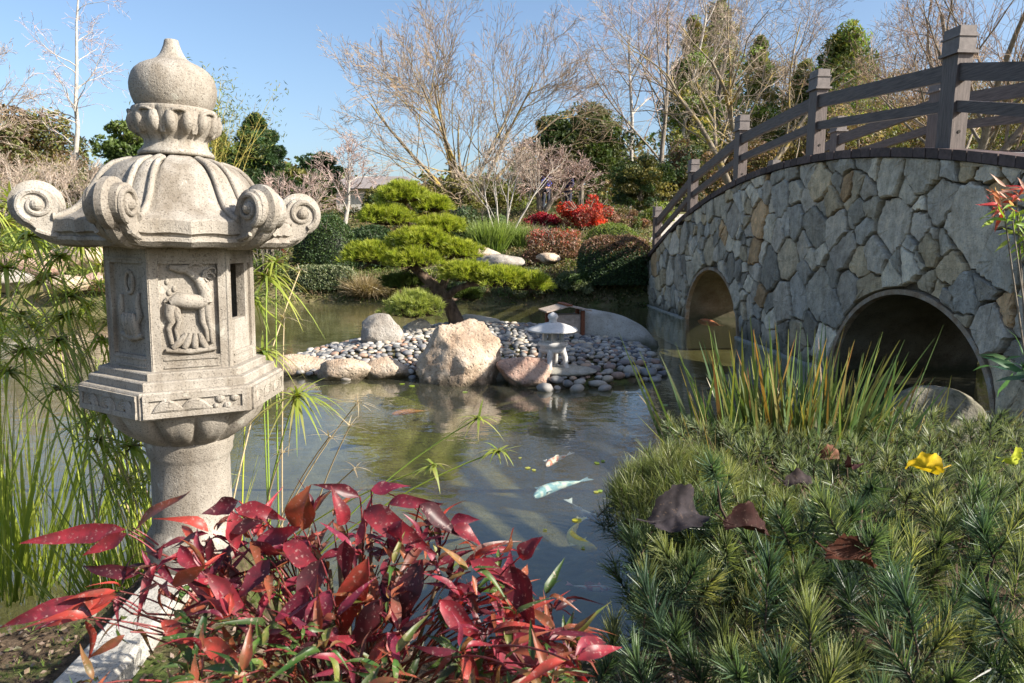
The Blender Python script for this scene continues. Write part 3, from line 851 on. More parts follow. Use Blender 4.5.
# face indices: after the 30 deg turn, face 4 (local -y) faces the camera, face 3 left, face 5 right
WF = {}
for k in range(6): WF[k] = slab_face(k, k in (5, 2))
zlo, zhi = zf0 + .052, zf1 - .062; zm = (zlo + zhi) / 2; hh = zhi - zlo
def deer(t):
    # u to the right seen from outside
    s_ = hh / .26
    def T(P, R, sd=9): t.tube([(u * 1.16, -.008, zm + z * s_ * 1.08) for u, z in P], np.asarray(R, float) * 1.12, sd)
    T([(-.052, .018), (-.03, .026), (0, .022), (.03, .02), (.048, .024)], [.014, .026, .025, .024, .02])       # trunk
    T([(.046, .02), (.044, .05), (.028, .078), (.006, .098), (-.012, .106)], [.021, .018, .014, .012, .011])     # neck bending back
    T([(.0, .107), (-.022, .106), (-.05, .112)], [.015, .013, .008])                                     # head
    T([(.0, .112), (.02, .122), (.04, .116)], [.004, .005, .003]); T([(.004, .116), (.012, .128)], [.004, .002])
    T([(-.05, .015), (-.056, -.01), (-.05, -.03), (-.06, -.045), (-.052, -.088)], [.02, .017, .011, .008, .007])
    T([(-.04, .01), (-.036, -.012), (-.03, -.03), (-.04, -.05), (-.034, -.085)], [.016, .013, .009, .007, .006])
    T([(.048, .012), (.05, -.02), (.056, -.05), (.06, -.088)], [.018, .012, .009, .007])
    T([(.036, .01), (.034, -.03), (.044, -.055), (.046, -.085)], [.014, .01, .008, .006])
    T([(-.058, .03), (-.068, .022)], [.007, .003])
    for q in range(4):                                                                                      # rock under the feet
        T([(-.012 + q * .012, -.062), (-.03 + q * .02, -.082), (-.05 + q * .03, -.1)], [.006, .012, .01], 7)
    T([(-.07, -.104), (.0, -.11), (.07, -.104)], [.007, .01, .007], 7)
    for q in range(4):                                                                                      # clouds
        P = [(.045 + .012 * q * .6 + (.006 + .004 * q) * math.cos(a), .085 + .01 * (q % 2) + (.006 + .003 * q) * math.sin(a)) for a in np.linspace(0, 4.4, 10)]
        T([(min(a, .076), b) for a, b in P], .0035, 6)
    for a_, b_ in ((-.066, .08), (-.062, .05), (-.045, .06), (.07, .05), (.068, .0)):
        t.ellipsoid((a_, -.015, zm + b_ * s_), (.008, .006, .012), u=8, v=6)
mb = MB(); on_face(mb, 4, RB, deer); mb.build('deer_carving', g_, WF[4], smooth=True)
def fruit(t):
    s_ = hh / .26
    P = [(.0 + .022 * math.cos(a), -.011, zm + (.075 + .03 * math.sin(a)) * s_) for a in np.linspace(0, 2 * PI, 20)]
    t.tube(P, .007, 7, cap=False)
    t.ellipsoid((.0, -.014, zm + .074 * s_), (.01, .006, .018), u=10, v=7)
    for q in range(4):
        P = [(-.03 + q * .018 + .012 * math.sin(a), -.006 + .006 * math.sin(2 * a), zm - .05 * s_ + .045 * math.cos(a)) for a in np.linspace(.2, PI - .2, 10)]
        t.tube(P, [.006 + .008 * math.sin(a) for a in np.linspace(.2, PI - .2, 10)], 8)
    t.tube([(.05, -.012, zm + .06), (.04, -.01, zm + .02), (.055, -.01, zm - .02), (.03, -.01, zm - .06)], [.006, .012, .012, .008], 8)
    t.tube([(-.05, -.012, zm + .05), (-.055, -.012, zm), (-.06, -.012, zm - .06)], [.008, .012, .008], 8)
    t.tube([(-.06, -.013, zm - .09), (0, -.012, zm - .102), (.06, -.013, zm - .09)], [.01, .014, .01], 8)
mb = MB(); on_face(mb, 3, RB, fruit); mb.build('fruit_carving', g_, WF[3], smooth=True)
# roof
rz0 = lz(249, 2.25)
def rp(py, r): return lz(py, 2.6 - .9 * r)
facep = [(.0, lz(158, 2.6)), (.12, lz(158, 2.6)), (.165, lz(159.5, 2.5)), (.205, lz(164, 2.45)), (.238, lz(173, 2.42)), (.262, lz(185, 2.4)), (.282, lz(197, 2.38)), (.305, lz(207, 2.35)), (.335, lz(214.5, 2.32)), (.372, lz(220, 2.28))]
fr_ = np.array([a for a, b in facep]); fz_ = np.array([b for a, b in facep])
REAVE = .43
nth, nr = 240, 26
TH = np.arange(nth) * 2 * PI / nth
rs = np.linspace(.02, 1, nr)
V = []; 
for th in TH:
    a = (math.degrees(th) % 60) - 30            # angle from face centre (face centre at 30, 90 ...)
    hexr = math.cos(PI / 6) / math.cos(math.radians(a))   # 0.866..1
    corner = max(0, (abs(a) - 20) / 10) if abs(a) > 20 else 0
    edge = .372 / math.cos(PI / 6) * hexr * (1 - .05 * math.sin(math.radians(abs(a) * 6)) )
    row = []
    for q in rs:
        r = q * edge
        k = min(r, .372)
        z = float(np.interp(k, fr_, fz_))
        # rib valley next to ridges, full belly between
        dd = (30 - abs(a))
        z += .016 * q * math.exp(-(dd / 5.0) ** 2) * (1 if q > .3 else q / .3) - .014 * math.exp(-((dd - 9) / 2.6) ** 2) * math.sin(PI * min(1, q * 1.1)) * 1.2
        z += .03 * max(0, q - .6) ** 1.2 * (abs(a) / 30) ** 3
        row.append((r * math.cos(th), r * math.sin(th), z))
    V.append(row)
V = np.array(V)
mb = MB(); F = [(i * nr + j, ((i + 1) % nth) * nr + j, ((i + 1) % nth) * nr + j + 1, i * nr + j + 1) for i in range(nth) for j in range(nr - 1)]
mb.add(V.reshape(-1, 3), F)
# eave fascia, groove, lower moulding, underside
E = V[:, -1]
def ring(scale, dz):
    R = E.copy(); R[:, :2] *= scale; R[:, 2] += dz; return R
eh = lz(220, 2.28) - rz0
rings = [ring(1, 0), ring(1.012, -.006), ring(1.012, -eh * .50), ring(.975, -eh * .54), ring(.97, -eh * .62), ring(1.0, -eh * .66), ring(1.0, -eh * .78), ring(.95, -eh * .95), ring(.85, -eh)]
for R in rings[3:]: R[:, 2] = R[:, 2] * .5 + (rz0 + eh * 1.0 + (R[:, 2] - E[:, 2])) * .5
VV = np.concatenate(rings + [ring(.3, 0) * 1.0]); VV[-nth:, 2] = rz0 + .004
F = [(i * nth + j, i * nth + (j + 1) % nth, (i + 1) * nth + (j + 1) % nth, (i + 1) * nth + j) for i in range(len(rings)) for j in range(nth)]
roof = mb.build('roof', g_, LN, smooth=True)
MB().add(VV, F).build('eave_moulding', g_, roof, smooth=False)
# raised ribs along each ridge (pairs), flowing into the scrolls
def ridge_pt(q, side, off):
    th = math.radians(60 * q)
    return th
mb = MB()
for k in range(6):
    th = math.radians(60 * k)
    for off in (-.03, .03):
        P = []
        for r in np.linspace(.145, .39, 18):
            kk = r
            z = float(np.interp(min(kk, .372), fr_, fz_)) + .001 + .009 * min(1, max(0, (r - .145) / .08))
            o2 = off * (.7 + 1.0 * (r - .13) / .27)
            P.append((r * math.cos(th) - o2 * math.sin(th), r * math.sin(th) + o2 * math.cos(th), z - .004))
        mb.tube(P, [.008 + .006 * (i / 17) for i in range(18)], 8)
mb.build('ridge_rib', g_, roof, smooth=True)
# scrolls
def scroll(k, w2, Rc, rad, zc_, core):
    """coil in the radial plane: returns builder"""
    th = math.radians(60 * k)
    er = np.array([math.cos(th), math.sin(th), 0]); et = np.array([-math.sin(th), math.cos(th), 0])
    mb = MB()
    def slab(prof, w0, w1, bev=.006):
        P = np.array(prof); n = len(P); c = P.mean(0)
        Pi = c + (P - c) * (1 - bev / .08)
        V = []
        for ww, Q in ((w0, Pi), (w0 + bev * (1 if w1 > w0 else -1), P), (w1 - bev * (1 if w1 > w0 else -1), P), (w1, Pi)):
            V.append(er * Q[:, 0:1] + et * ww + np.array([0, 0, 1.]) * Q[:, 1:2])
        V = np.concatenate(V)
        mb.add(V, [(i * n + j, i * n + (j + 1) % n, (i + 1) * n + (j + 1) % n, (i + 1) * n + j) for i in range(3) for j in range(n)])
        for q in (0, 3):
            ringv = V[q * n:(q + 1) * n]
            # cap as strip between arm profile halves (profile is built symmetric: first half top, second half bottom)
            h = n // 2
            mb.add(ringv, [(j, j + 1, n - 2 - j, n - 1 - j) for j in range(h - 1)])
    def prof(rad_, lower):
        # top: from the ridge, dip, then round the coil ; bottom: sweeping under
        m = 26
        a = np.linspace(math.radians(205), math.radians(-70), m)
        topc = [(Rc + rad_ * math.cos(x), zc_ + rad_ * math.sin(x)) for x in a]
        start = [(.27, zc_ - rad_ * .35), (.31, zc_ - rad_ * .5), (.345, zc_ - rad_ * .55)]
        topl = start + topc
        # bottom line from inner to outer end, same number of points, reversed
        e = topl[-1]
        t = np.linspace(0, 1, len(topl))
        bot = []
        for x in t:
            r = .27 + (e[0] - .27) * x
            z = lower + (e[1] - lower) * (x ** 4) + .0
            bot.append((r, z))
        return topl + bot[::-1]
    low = rz0 + .006
    slab(prof(rad, low), -w2, w2)                       # wide body
    slab(prof(rad + .018, low - .01), -w2 * .5, w2 * .5, .014)   # raised middle band
    # spiral relief on both cheeks
    for sgn in (-1, 1):
        t = np.linspace(0, 1, 46)
        ang = math.radians(-70) + t * math.radians(560) * 1.0
        rr_ = rad * (.9 - .72 * t)
        P = [er * (Rc + r * math.cos(a)) + et * (sgn * (w2 + .001)) + np.array([0, 0, zc_ + r * math.sin(a)]) for r, a in zip(rr_, ang)]
        mb.tube(P, [.0105 * (1 - .25 * x) for x in t], 8)
        c = er * Rc + et * (sgn * w2) + np.array([0, 0, zc_])
        mb.ellipsoid(c, (.02, .02, .02), u=12, v=8)
        # arm moulding line
        P = [er * r + et * (sgn * (w2 + .001)) + np.array([0, 0, low + .02 + .05 * ((r - .28) / .2) ** 3]) for r in np.linspace(.28, .44, 10)]
        mb.tube(P, .008, 7)
    return mb
zsc = lz(207, 2.33)
for k in range(6):
    scroll(k, .050, .434, .064, zsc, None).build('roof_scroll', g_, roof, smooth=False)
# jewel finial
def fz(py): return lz(py, 2.6)
kx = 1 / 285.0
def lotusf(r, z, th):
    t = np.linspace(0, 1, r.shape[0])[:, None]
    env = np.clip(np.sin(PI * np.clip((t - .28) / .6, 0, 1)), 0, 1)
    p = np.abs(np.sin(th * 6)) ** .6; q = np.clip(np.sin(th * 12 + PI / 2) * .5 + .5, 0, 1)
    return r + env * (.02 * p + .004 * q) - env * .014, z
lp = [(0, 157), (.118, 157), (.128, 156), (.126, 153), (.112, 149), (.104, 145), (.103, 141), (.112, 137.5), (.126, 133), (.136, 127), (.139, 120), (.139, 114), (.141, 111.5), (.138, 109.5), (.12, 109), (0, 109)]
MB().lathe([(r, fz(p)) for r, p in lp], 144, fn=lotusf).build('finial_lotus', g_, LN, smooth=True)
mb = MB()
for i in range(16):
    a = 2 * PI * (i + .5) / 16
    c = np.array([math.cos(a), math.sin(a)])
    P = [(c[0] * r_, c[1] * r_, fz(p)) for r_, p in ((.122, 134), (.136, 129), (.141, 122), (.140, 116))]
    mb.tube(P, [.011, .019, .019, .012], 10)
for i in range(8):
    a = 2 * PI * i / 8; P = []
    for t in np.linspace(-1, 1, 15):
        aa = a + t * PI / 8 * .93; h_ = 1 - abs(t) ** 3
        p = 136 - 22 * h_; r_ = .126 + .022 * h_
        P.append((math.cos(aa) * r_, math.sin(aa) * r_, fz(p)))
    mb.tube(P, .0065, 7)
mb.build('lotus_petals', g_, LN, smooth=True)
jp = [(.118, 109.5), (.130, 105), (.138, 99), (.1435, 92), (.144, 86), (.140, 80), (.134, 75), (.125, 71), (.110, 67), (.092, 64), (.07, 61.3), (.052, 58), (.041, 54), (.033, 49), (.027, 44), (.024, 40), (.022, 38.5), (.0, 39.5)]
MB().lathe([(r, fz(p)) for r, p in jp], 56).build('finial_jewel', g_, LN, smooth=True)

# concrete edging that the lantern stands beside
mb = MB()
for a, b in zip(np.linspace(0, 1, 9)[:-1], np.linspace(0, 1, 9)[1:]):
    x0, y0 = -1.16, 1.1; x1, y1 = -1.27, 2.47
    pa = (x0 + (x1 - x0) * a, y0 + (y1 - y0) * a); pb = (x0 + (x1 - x0) * b, y0 + (y1 - y0) * b)
    wv = .085
    q = []
    for (p_, zz) in ((pa, .655 + .004 * math.sin(a * 17)), (pb, .655 + .004 * math.sin(b * 17))):
        q += [(p_[0] - wv, p_[1], .4), (p_[0] - wv, p_[1], zz - .012), (p_[0] - wv + .014, p_[1], zz), (p_[0] + wv - .014, p_[1], zz), (p_[0] + wv, p_[1], zz - .012), (p_[0] + wv, p_[1], .4)]
    mb.add(q, [(i, i + 1, i + 7, i + 6) for i in range(5)])
tag(mb.build('concrete_edging', M['concrete']), 'narrow pale concrete edging strip running along the bank up to the large lantern', 'edging')

# ------------------------------------------------------------------ rocks
def rock_mesh(seed, dims, facets=9, rough=.12, sub=4, keep=(.62, .9), fine=.03):
    r = random.Random(seed); bm = bmesh.new(); bmesh.ops.create_icosphere(bm, subdivisions=sub, radius=1)
    pl = []
    for _ in range(facets):
        n = Vector((r.gauss(0, 1), r.gauss(0, 1), r.gauss(0, .8))).normalized(); pl.append((n, r.uniform(*keep)))
    off = Vector((seed * 3.1, seed * 1.7, 0))
    for v in bm.verts:
        p = v.co.copy()
        for n, c in pl:
            d = p.dot(n)
            if d > c: p -= n * (d - c) * .88
        p *= 1 + rough * mnoise.fractal(p * 1.3 + off, .8, 2, 4) + fine * mnoise.fractal(p * 6 + off, .7, 2, 4)
        v.co = Vector((p.x * dims[0] / 2, p.y * dims[1] / 2, p.z * dims[2] / 2))
    me = bpy.data.meshes.new('boulder'); bm.to_mesh(me); bm.free()
    return me
def rock(name, label, loc, dims, seed, mat, rotz=0, group=None, smooth=True, cat='boulder', tilt=(0, 0), **kw):
    me = rock_mesh(seed, dims, **kw)
    me.materials.append(M[mat])
    if smooth: me.polygons.foreach_set('use_smooth', np.ones(len(me.polygons), bool))
    o = bpy.data.objects.new(name, me); COL.objects.link(o); o.location = tuple(float(a) for a in loc); o.rotation_euler = (tilt[0], tilt[1], rotz)
    return tag(o, label, cat, group)

# island boulders
p = W(456, 362, 9.05); rock('boulder', 'large tan angular boulder at the front of the pebble island', (p[0] + .06, 9.15, .2), (1.5, 1.0, 1.42), 27, 'rock_tan', facets=17, keep=(.58, .8), rough=.1, sub=5, fine=.05)
p = G(380, 345, .22); rock('boulder', 'brown-grey boulder at the left rear of the pebble island', (p[0], p[1] + .2, .33), (.86, .6, .68), 12, 'rock_grey', facets=13, keep=(.6, .82))
p = G(528, 384, .05); rock('boulder', 'low pinkish boulder just left of the small white lantern on the island', (p[0], p[1] + .25, .1), (.85, .6, .5), 23, 'rock_pink', facets=9, tilt=(0, .15))
p = G(500, 380, .05); rock('boulder', 'small dark mossy rock between the tan boulder and the pink boulder', (p[0], p[1] + .3, .08), (.4, .4, .36), 31, 'rock_grey', facets=7)
p = G(476, 326, .3); rock('boulder', 'smooth pale flat stone behind the trunk of the island pine', (p[0], p[1] + .3, .32), (.85, .6, .36), 8, 'rock_slab', facets=4, rough=.06)
p = G(440, 328, .3); rock('boulder', 'small pale stone in front of the pine trunk on the island', (p[0] - .4, p[1], .33), (.5, .4, .26), 9, 'rock_slab', facets=4, rough=.06)
p = G(608, 345, .12); rock('boulder', 'long smooth pale rock sloping into the water at the right end of the island', (p[0] + .02, p[1] + .75, .12), (1.95, .75, .95), 14, 'rock_slab', facets=3, rough=.05, rotz=-.15, tilt=(0, .22), keep=(.75, .9))
# rim stones at the left front of the island
for i, (px, py, wd, nm) in enumerate([(300, 372, .7, 'leftmost low brown rim stone at the front edge of the island'), (343, 377, .62, 'low brown rim stone at the island edge left of the tan boulder'), (384, 375, .58, 'dark brown rim stone touching the left side of the tan boulder')]):
    p = G(px, py, .03); rock('rim_stone', nm, (p[0], p[1] + .02, .07), (wd * 1.35, .42, .42), 40 + i, 'rock_tan', facets=7, cat='stone')
# boulder by the iris
rock('boulder', 'grey-brown rounded boulder at the water edge under the bridge arch behind the iris', (2.9, 4.65, .56), (.72, .6, .66), 52, 'rock_mossy', facets=5, rough=.07, tilt=(0, .3))

# ------------------------------------------------------------------ island with pebbles
ISL = np.array([G(px, py, 0)[:2] for px, py in [(283, 368), (300, 377), (345, 380), (392, 376), (415, 378), (495, 378), (530, 382), (560, 389), (600, 386), (640, 381), (664, 375), (655, 362), (640, 345), (610, 335)]] +
               [np.array(q) for q in [(1.75, 13.0), (.9, 13.9), (-.4, 14.3), (-1.6, 14.1), (-2.6, 12.6), (-3.3, 11.2)]])
def HI(x, y):
    x = np.atleast_1d(x).astype(float); y = np.atleast_1d(y).astype(float)
    sd = -poly_sd(np.stack([x.ravel(), y.ravel()], 1), ISL)
    h = np.where(sd > 0, .04 + .26 * (1 - np.exp(-sd / .9)) + .07 * np.exp(-(((x.ravel() + .7) / 1.2) ** 2 + ((y.ravel() - 12.3) / 1.2) ** 2)), np.maximum(-.7, sd * .6))
    return h, sd
ix = np.linspace(-6, 4, 140); iy = np.linspace(7, 16, 120)
IX, IY = np.meshgrid(ix, iy); hz, _ = HI(IX, IY)
V = np.stack([IX.ravel(), IY.ravel(), hz - .02], 1)
ii, jj = np.meshgrid(np.arange(119), np.arange(139), indexing='ij')
F = np.stack([ii * 140 + jj, ii * 140 + jj + 1, (ii + 1) * 140 + jj + 1, (ii + 1) * 140 + jj], -1).reshape(-1, 4)
tag(MB().add(V, F).build('island_ground', M['ground'], smooth=True), kind='structure')
# pebble meshes
PEB = []
for i in range(9):
    bm = bmesh.new(); bmesh.ops.create_icosphere(bm, subdivisions=2, radius=.5)
    r = random.Random(i); sx_, sy_, sz_ = r.uniform(.85, 1.1), r.uniform(.65, .9), r.uniform(.4, .62)
    for v in bm.verts:
        n = 1 + .16 * mnoise.noise(v.co * 2.4 + Vector((i * 5, 0, 0)))
        v.co = Vector((v.co.x * sx_ * n, v.co.y * sy_ * n, v.co.z * sz_ * n))
    me = bpy.data.meshes.new('pebble'); bm.to_mesh(me); bm.free(); me.materials.append(M['pebble'])
    me.polygons.foreach_set('use_smooth', np.ones(len(me.polygons), bool)); PEB.append(me)
r = random.Random(5)
cands = []
grid = {}
def try_p(x, y, s, cands):
    gx_, gy_ = int(x / .15), int(y / .15)
    for a in range(gx_ - 2, gx_ + 3):
        for b in range(gy_ - 2, gy_ + 3):
            for (qx, qy, qs) in grid.get((a, b), ()):
                if (qx - x) ** 2 + (qy - y) ** 2 < ((qs + s) * .37) ** 2: return False
    grid.setdefault((gx_, gy_), []).append((x, y, s)); cands.append((x, y, s)); return True
# big front-edge stones right of the small lantern
big = []
for px, py, s in [(557, 384, .2), (577, 388, .2), (598, 384, .26), (594, 378, .22), (618, 380, .22), (632, 377, .26), (648, 376, .24), (609, 376, .2), (586, 376, .18), (566, 378, .18), (545, 388, .24), (625, 372, .2), (640, 371, .2), (605, 388, .2), (571, 372, .16), (655, 379, .17)]:
    p = G(px, py, .03); big.append((p[0], p[1], s)); grid.setdefault((int(p[0] / .15), int(p[1] / .15)), []).append((p[0], p[1], s))
for t in range(26000):
    x, y = r.uniform(-4.2, 2.6), r.uniform(8.2, 14.3)
    h, sd = HI(x, y)
    if sd[0] < -.04: continue
    s = r.choice([.09, .1, .11, .13, .15]) if sd[0] > .15 else r.choice([.12, .15, .18])
    try_p(x, y, s, cands)
cands = big + sorted(cands, key=lambda c: c[1] - c[2] * 8)
for i, (x, y, s) in enumerate(cands[:300]):
    h, sd = HI(x, y)
    o = bpy.data.objects.new('pebble', PEB[i % 9]); COL.objects.link(o)
    o.location = (float(x), float(y), float(max(h[0], .0)) + s * .12); o.rotation_euler = (r.uniform(-.2, .2), r.uniform(-.2, .2), r.uniform(0, 6.28)); o.scale = (s, s, s)
    if i < len(big): tag(o, 'large rounded pale river stone on the right front shore of the island', 'pebble', 'large shore stones on the island')
    else: tag(o, 'rounded grey or tan river pebble on the front part of the island', 'pebble', 'pebbles on the front of the island')
mb = MB(); PC = np.array([(.15, .155, .16), (.26, .25, .24), (.38, .35, .3), (.12, .125, .135), (.34, .22, .16), (.46, .39, .3), (.2, .2, .21), (.52, .49, .44), (.32, .3, .27)])
me0 = PEB[0]; bv = [np.array([v.co[:] for v in m_.vertices]) for m_ in PEB]; bf = [np.array([p_.vertices[:] for p_ in m_.polygons]) for m_ in PEB]
for i, (x, y, s) in enumerate(cands[300:]):
    h, sd = HI(x, y); a = r.uniform(0, 6.28); c_, s_ = math.cos(a), math.sin(a); k = i % 9
    v = bv[k] * s; v = np.stack([v[:, 0] * c_ - v[:, 1] * s_, v[:, 0] * s_ + v[:, 1] * c_, v[:, 2]], 1) + np.array([x, y, max(h[0], 0) + s * .12])
    mb.add(v, bf[k], PC[r.randrange(9)] * r.uniform(.85, 1.15))
tag(mb.build('pebbles', M['pebble_mass'], smooth=True), 'dense spread of small river pebbles covering the rear of the island', 'pebbles', kind='stuff')

# ------------------------------------------------------------------ small white lantern on its slab
sp_ = G(553, 368, .2); sx0, sy0 = sp_[0], sp_[1] + .1
hz0 = float(HI(sx0, sy0)[0][0])
rock('stepping_slab', 'flat grey stone slab under the small white lantern', (sx0 + .16, sy0, hz0 + .04), (.85, .55, .12), 61, 'rock_slab', facets=3, rough=.05, cat='slab')
zsl = hz0 + .085
SL = thing('small_lantern', 'small white snow-viewing lantern with a wide round roof and arched legs on the pebbles', 'lantern', (sx0, sy0, zsl), .5)
gm = M['granite2']
for a in range(4):
    th = a * PI / 2 + PI / 4
    P = [(.085 * math.cos(th), .085 * math.sin(th), .265), (.13 * math.cos(th), .13 * math.sin(th), .24), (.165 * math.cos(th), .165 * math.sin(th), .15), (.175 * math.cos(th), .175 * math.sin(th), .06), (.185 * math.cos(th), .185 * math.sin(th), 0)]
    MB().tube(P, [.045, .045, .036, .032, .038], 8).build('leg', gm, SL, smooth=True)
MB().lathe([(0, .2), (.14, .205), (.165, .225), (.17, .25), (.165, .275), (.19, .3), (.192, .335), (.175, .35), (0, .35)], 40).build('table', gm, SL, smooth=True)
mb = MB()
hx = [(.125 * math.cos(math.radians(60 * k)), .125 * math.sin(math.radians(60 * k))) for k in range(6)]
for k in range(6):
    x_, y_ = hx[k]; mb.box(x_ - .022, x_ + .022, y_ - .022, y_ + .022, .349, .48)
    x2, y2 = hx[(k + 1) % 6]
mb.lathe([(0, .348), (.13, .349), (.13, .375), (0, .376)], 6); mb.lathe([(0, .455), (.135, .455), (.135, .482), (0, .482)], 6)
mb.lathe([(.0, .37), (.07, .371), (.07, .46), (0, .461)], 6)
mb.build('fire_box', gm, SL)
MB().lathe([(0, .475), (.2, .478), (.33, .49), (.335, .503), (.32, .515), (.25, .54), (.17, .57), (.1, .59), (.06, .6), (0, .6)], 48, fn=lambda r_, z_, th: (r_ * (1 + .03 * np.cos(6 * th)), z_ + .02 * np.clip(r_ - .2, 0, 1) * np.cos(6 * th))).build('roof', gm, SL, smooth=True)
MB().lathe([(0, .59), (.05, .6), (.055, .615), (.045, .63), (.062, .65), (.07, .675), (.06, .7), (.03, .72), (0, .735)], 24).build('finial', gm, SL, smooth=True)

# little wooden shelter behind it
hp = G(566, 336, .25); hx0, hy0 = float(hp[0]), float(hp[1]) + .3
hzz = float(HI(hx0, hy0)[0][0])
BH = thing('wooden_shelter', 'tiny weathered wooden shelter with a pitched board roof behind the small white lantern', 'bird house', (hx0, hy0, hzz), .25)
for sx_ in (-.27, .27):
    for sy_ in (-.14, .14):
        MB().box(sx_ - .03, sx_ + .03, sy_ - .03, sy_ + .03, -.05, .40).build('post', M['redwood'], BH)
MB().box(-.24, .24, -.12, .12, .02, .33).build('box', M['greywood'], BH)
for sgn in (-1, 1):
    mb = MB(); mb.box(-.21, .21, -.24, .24, -.012, .012)
    o = mb.build('roof_board', M['greywood'], BH); o.location = (sgn * .19, 0, .445); o.rotation_euler = (0, sgn * .22, 0)
MB().box(-.05, .05, -.25, .25, .49, .515).build('ridge_board', M['redwood'], BH)

# ================================================================== vegetation
def grow(starts, dirs, L0, R0, levels, rngseed=0):
    """branching skeleton; levels: list of dict(n, seg, wig, trop, c (children), tmin, ang, lr, rr). returns seg arrays per level and tips"""
    g = np.random.default_rng(rngseed)
    S = np.array(starts, float); D = unit(np.array(dirs, float)); L = np.broadcast_to(L0, (len(S),)).astype(float); R = np.broadcast_to(R0, (len(S),)).astype(float)
    out = []; tips = []
    for li, lv in enumerate(levels):
        n = len(S); k = lv['seg']
        pts = [S]; d = D.copy(); rad = [R]
        end = lv.get('taper', .35)
        for i in range(k):
            d = unit(d + g.normal(0, lv['wig'], (n, 3)) + np.array([0, 0, lv.get('trop', 0)]))
            pts.append(pts[-1] + d * (L / k)[:, None]); rad.append(R * (1 - (1 - end) * (i + 1) / k))
        PT = np.stack(pts, 1); RD = np.stack(rad, 1)
        out.append((PT, RD)); tips = (PT[:, -1], d)
        if 'c' not in lv: break
        c = lv['c']
        t = g.uniform(lv['tmin'], 1, (n, c)); t[:, 0] = 1.0 if lv.get('lead', True) else t[:, 0]
        t = np.sort(t, 1)
        fi = np.clip(t * k, 0, k - 1e-4); i0 = fi.astype(int); fr = (fi - i0)[..., None]
        idx = np.arange(n)[:, None]
        P = PT[idx, i0] * (1 - fr) + PT[idx, i0 + 1] * fr
        Rr = RD[idx, i0] * (1 - fr[..., 0]) + RD[idx, i0 + 1] * fr[..., 0]
        seg = unit(PT[idx, i0 + 1] - PT[idx, i0])
        a = g.normal(size=seg.shape); a = unit(a - seg * np.sum(a * seg, -1, keepdims=True))
        an = np.radians(g.normal(lv['ang'], lv.get('angj', 10), (n, c)))[..., None]
        an = np.where((t == t.max(1, keepdims=True))[..., None] & lv.get('lead', True), an * .4, an)
        nd = seg * np.cos(an) + a * np.sin(an)
        nl = L[:, None] * lv['lr'] * (1.15 - .5 * t) * g.uniform(.7, 1.25, (n, c))
        nr = Rr * lv['rr'] * g.uniform(.8, 1.0, (n, c))
        S = P.reshape(-1, 3); D = nd.reshape(-1, 3); L = nl.ravel(); R = nr.ravel()
    return out, tips

def skel_mesh(mb, out, sides=(8, 6, 5, 3, 3, 3), col=(.3, .25, .2), lo=0, hi=99, rmin=.0, cols=None):
    for li, (PT, RD) in enumerate(out):
        if li < lo or li >= hi: continue
        P0 = PT[:, :-1].reshape(-1, 3); P1 = PT[:, 1:].reshape(-1, 3)
        c = col
        if cols is not None: c = mixcol(len(P0), *cols, jit=.12)
        segs_into(mb, P0, P1, np.maximum(RD[:, :-1].ravel(), rmin), np.maximum(RD[:, 1:].ravel(), rmin), sides[min(li, len(sides) - 1)], c)

def bare_tree(name, label, px, Y, hgt, R0, stems=1, spread=.35, barkm='bark', twigc=((.3, .24, .2),), seed=1, lv=None, group=None, rtw=.006, lean=0, z=None, leaves=None, cat='tree', splay=None, trunk_frac=.45, X_=None):
    g = np.random.default_rng(seed)
    zz = h1(X(px, Y, 2), Y) if z is None else z
    x = X(px, Y, zz) if X_ is None else X_
    root = thing(name, label, cat, (x, Y, zz - .05), 0, group)
    if stems == 1: dirs = [(lean, 0, 1)]
    else:
        dirs = []
        for i in range(stems):
            a = 2 * PI * i / stems + g.uniform(-.3, .3); s_ = (splay or spread) * g.uniform(.5, 1.3)
            dirs.append((math.cos(a) * s_ + lean, math.sin(a) * s_ * .8, 1))
    starts = [(.05 * math.cos(i), .05 * math.sin(i), 0) for i in range(stems)]
    if lv is None:
        lv = [dict(seg=9, wig=.05, trop=.03, c=11, tmin=.25, ang=42, lr=.55, rr=.55),
              dict(seg=7, wig=.1, trop=.05, c=7, tmin=.2, ang=38, lr=.55, rr=.6),
              dict(seg=5, wig=.14, trop=.04, c=5, tmin=.15, ang=36, lr=.55, rr=.6),
              dict(seg=4, wig=.18, trop=.02, c=4, tmin=.1, ang=35, lr=.6, rr=.6),
              dict(seg=3, wig=.2, trop=.0)]
    out, tips = grow(starts, dirs, hgt * trunk_frac / .6, R0, lv, seed)
    mb = MB(); skel_mesh(mb, out, hi=2, col=(.25, .2, .16)); mb.build('trunk', M[barkm], root, smooth=True)
    mb = MB(); skel_mesh(mb, out, lo=2, rmin=rtw, cols=twigc); mb.build('twigs', M['twig'], root)
    if leaves:
        P, d = tips; n = len(P); k = leaves.get('k', 1)
        P = np.repeat(P, k, 0) + g.normal(0, leaves.get('sp', .1), (n * k, 3))
        keep = g.random(len(P)) < leaves.get('p', 1); P = P[keep]
        mb = MB(); diamonds(mb, P, leaves['s'] * g.uniform(.6, 1.3, len(P)), mixcol(len(P), *leaves['c']), .6); mb.build('crown', M['leaf'], root)
    return root

def clump_pts(n, centers, radii, g, shell=.55, sq=(1, 1, 1)):
    """points near the surface of random overlapping lobes"""
    ci = g.integers(0, len(centers), n)
    d = unit(g.normal(size=(n, 3)))
    r = radii[ci] * (g.random(n) ** (1 / 3) * (1 - shell) + shell * g.uniform(.8, 1.08, n))
    return centers[ci] + d * r[:, None] * np.array(sq), d, ci

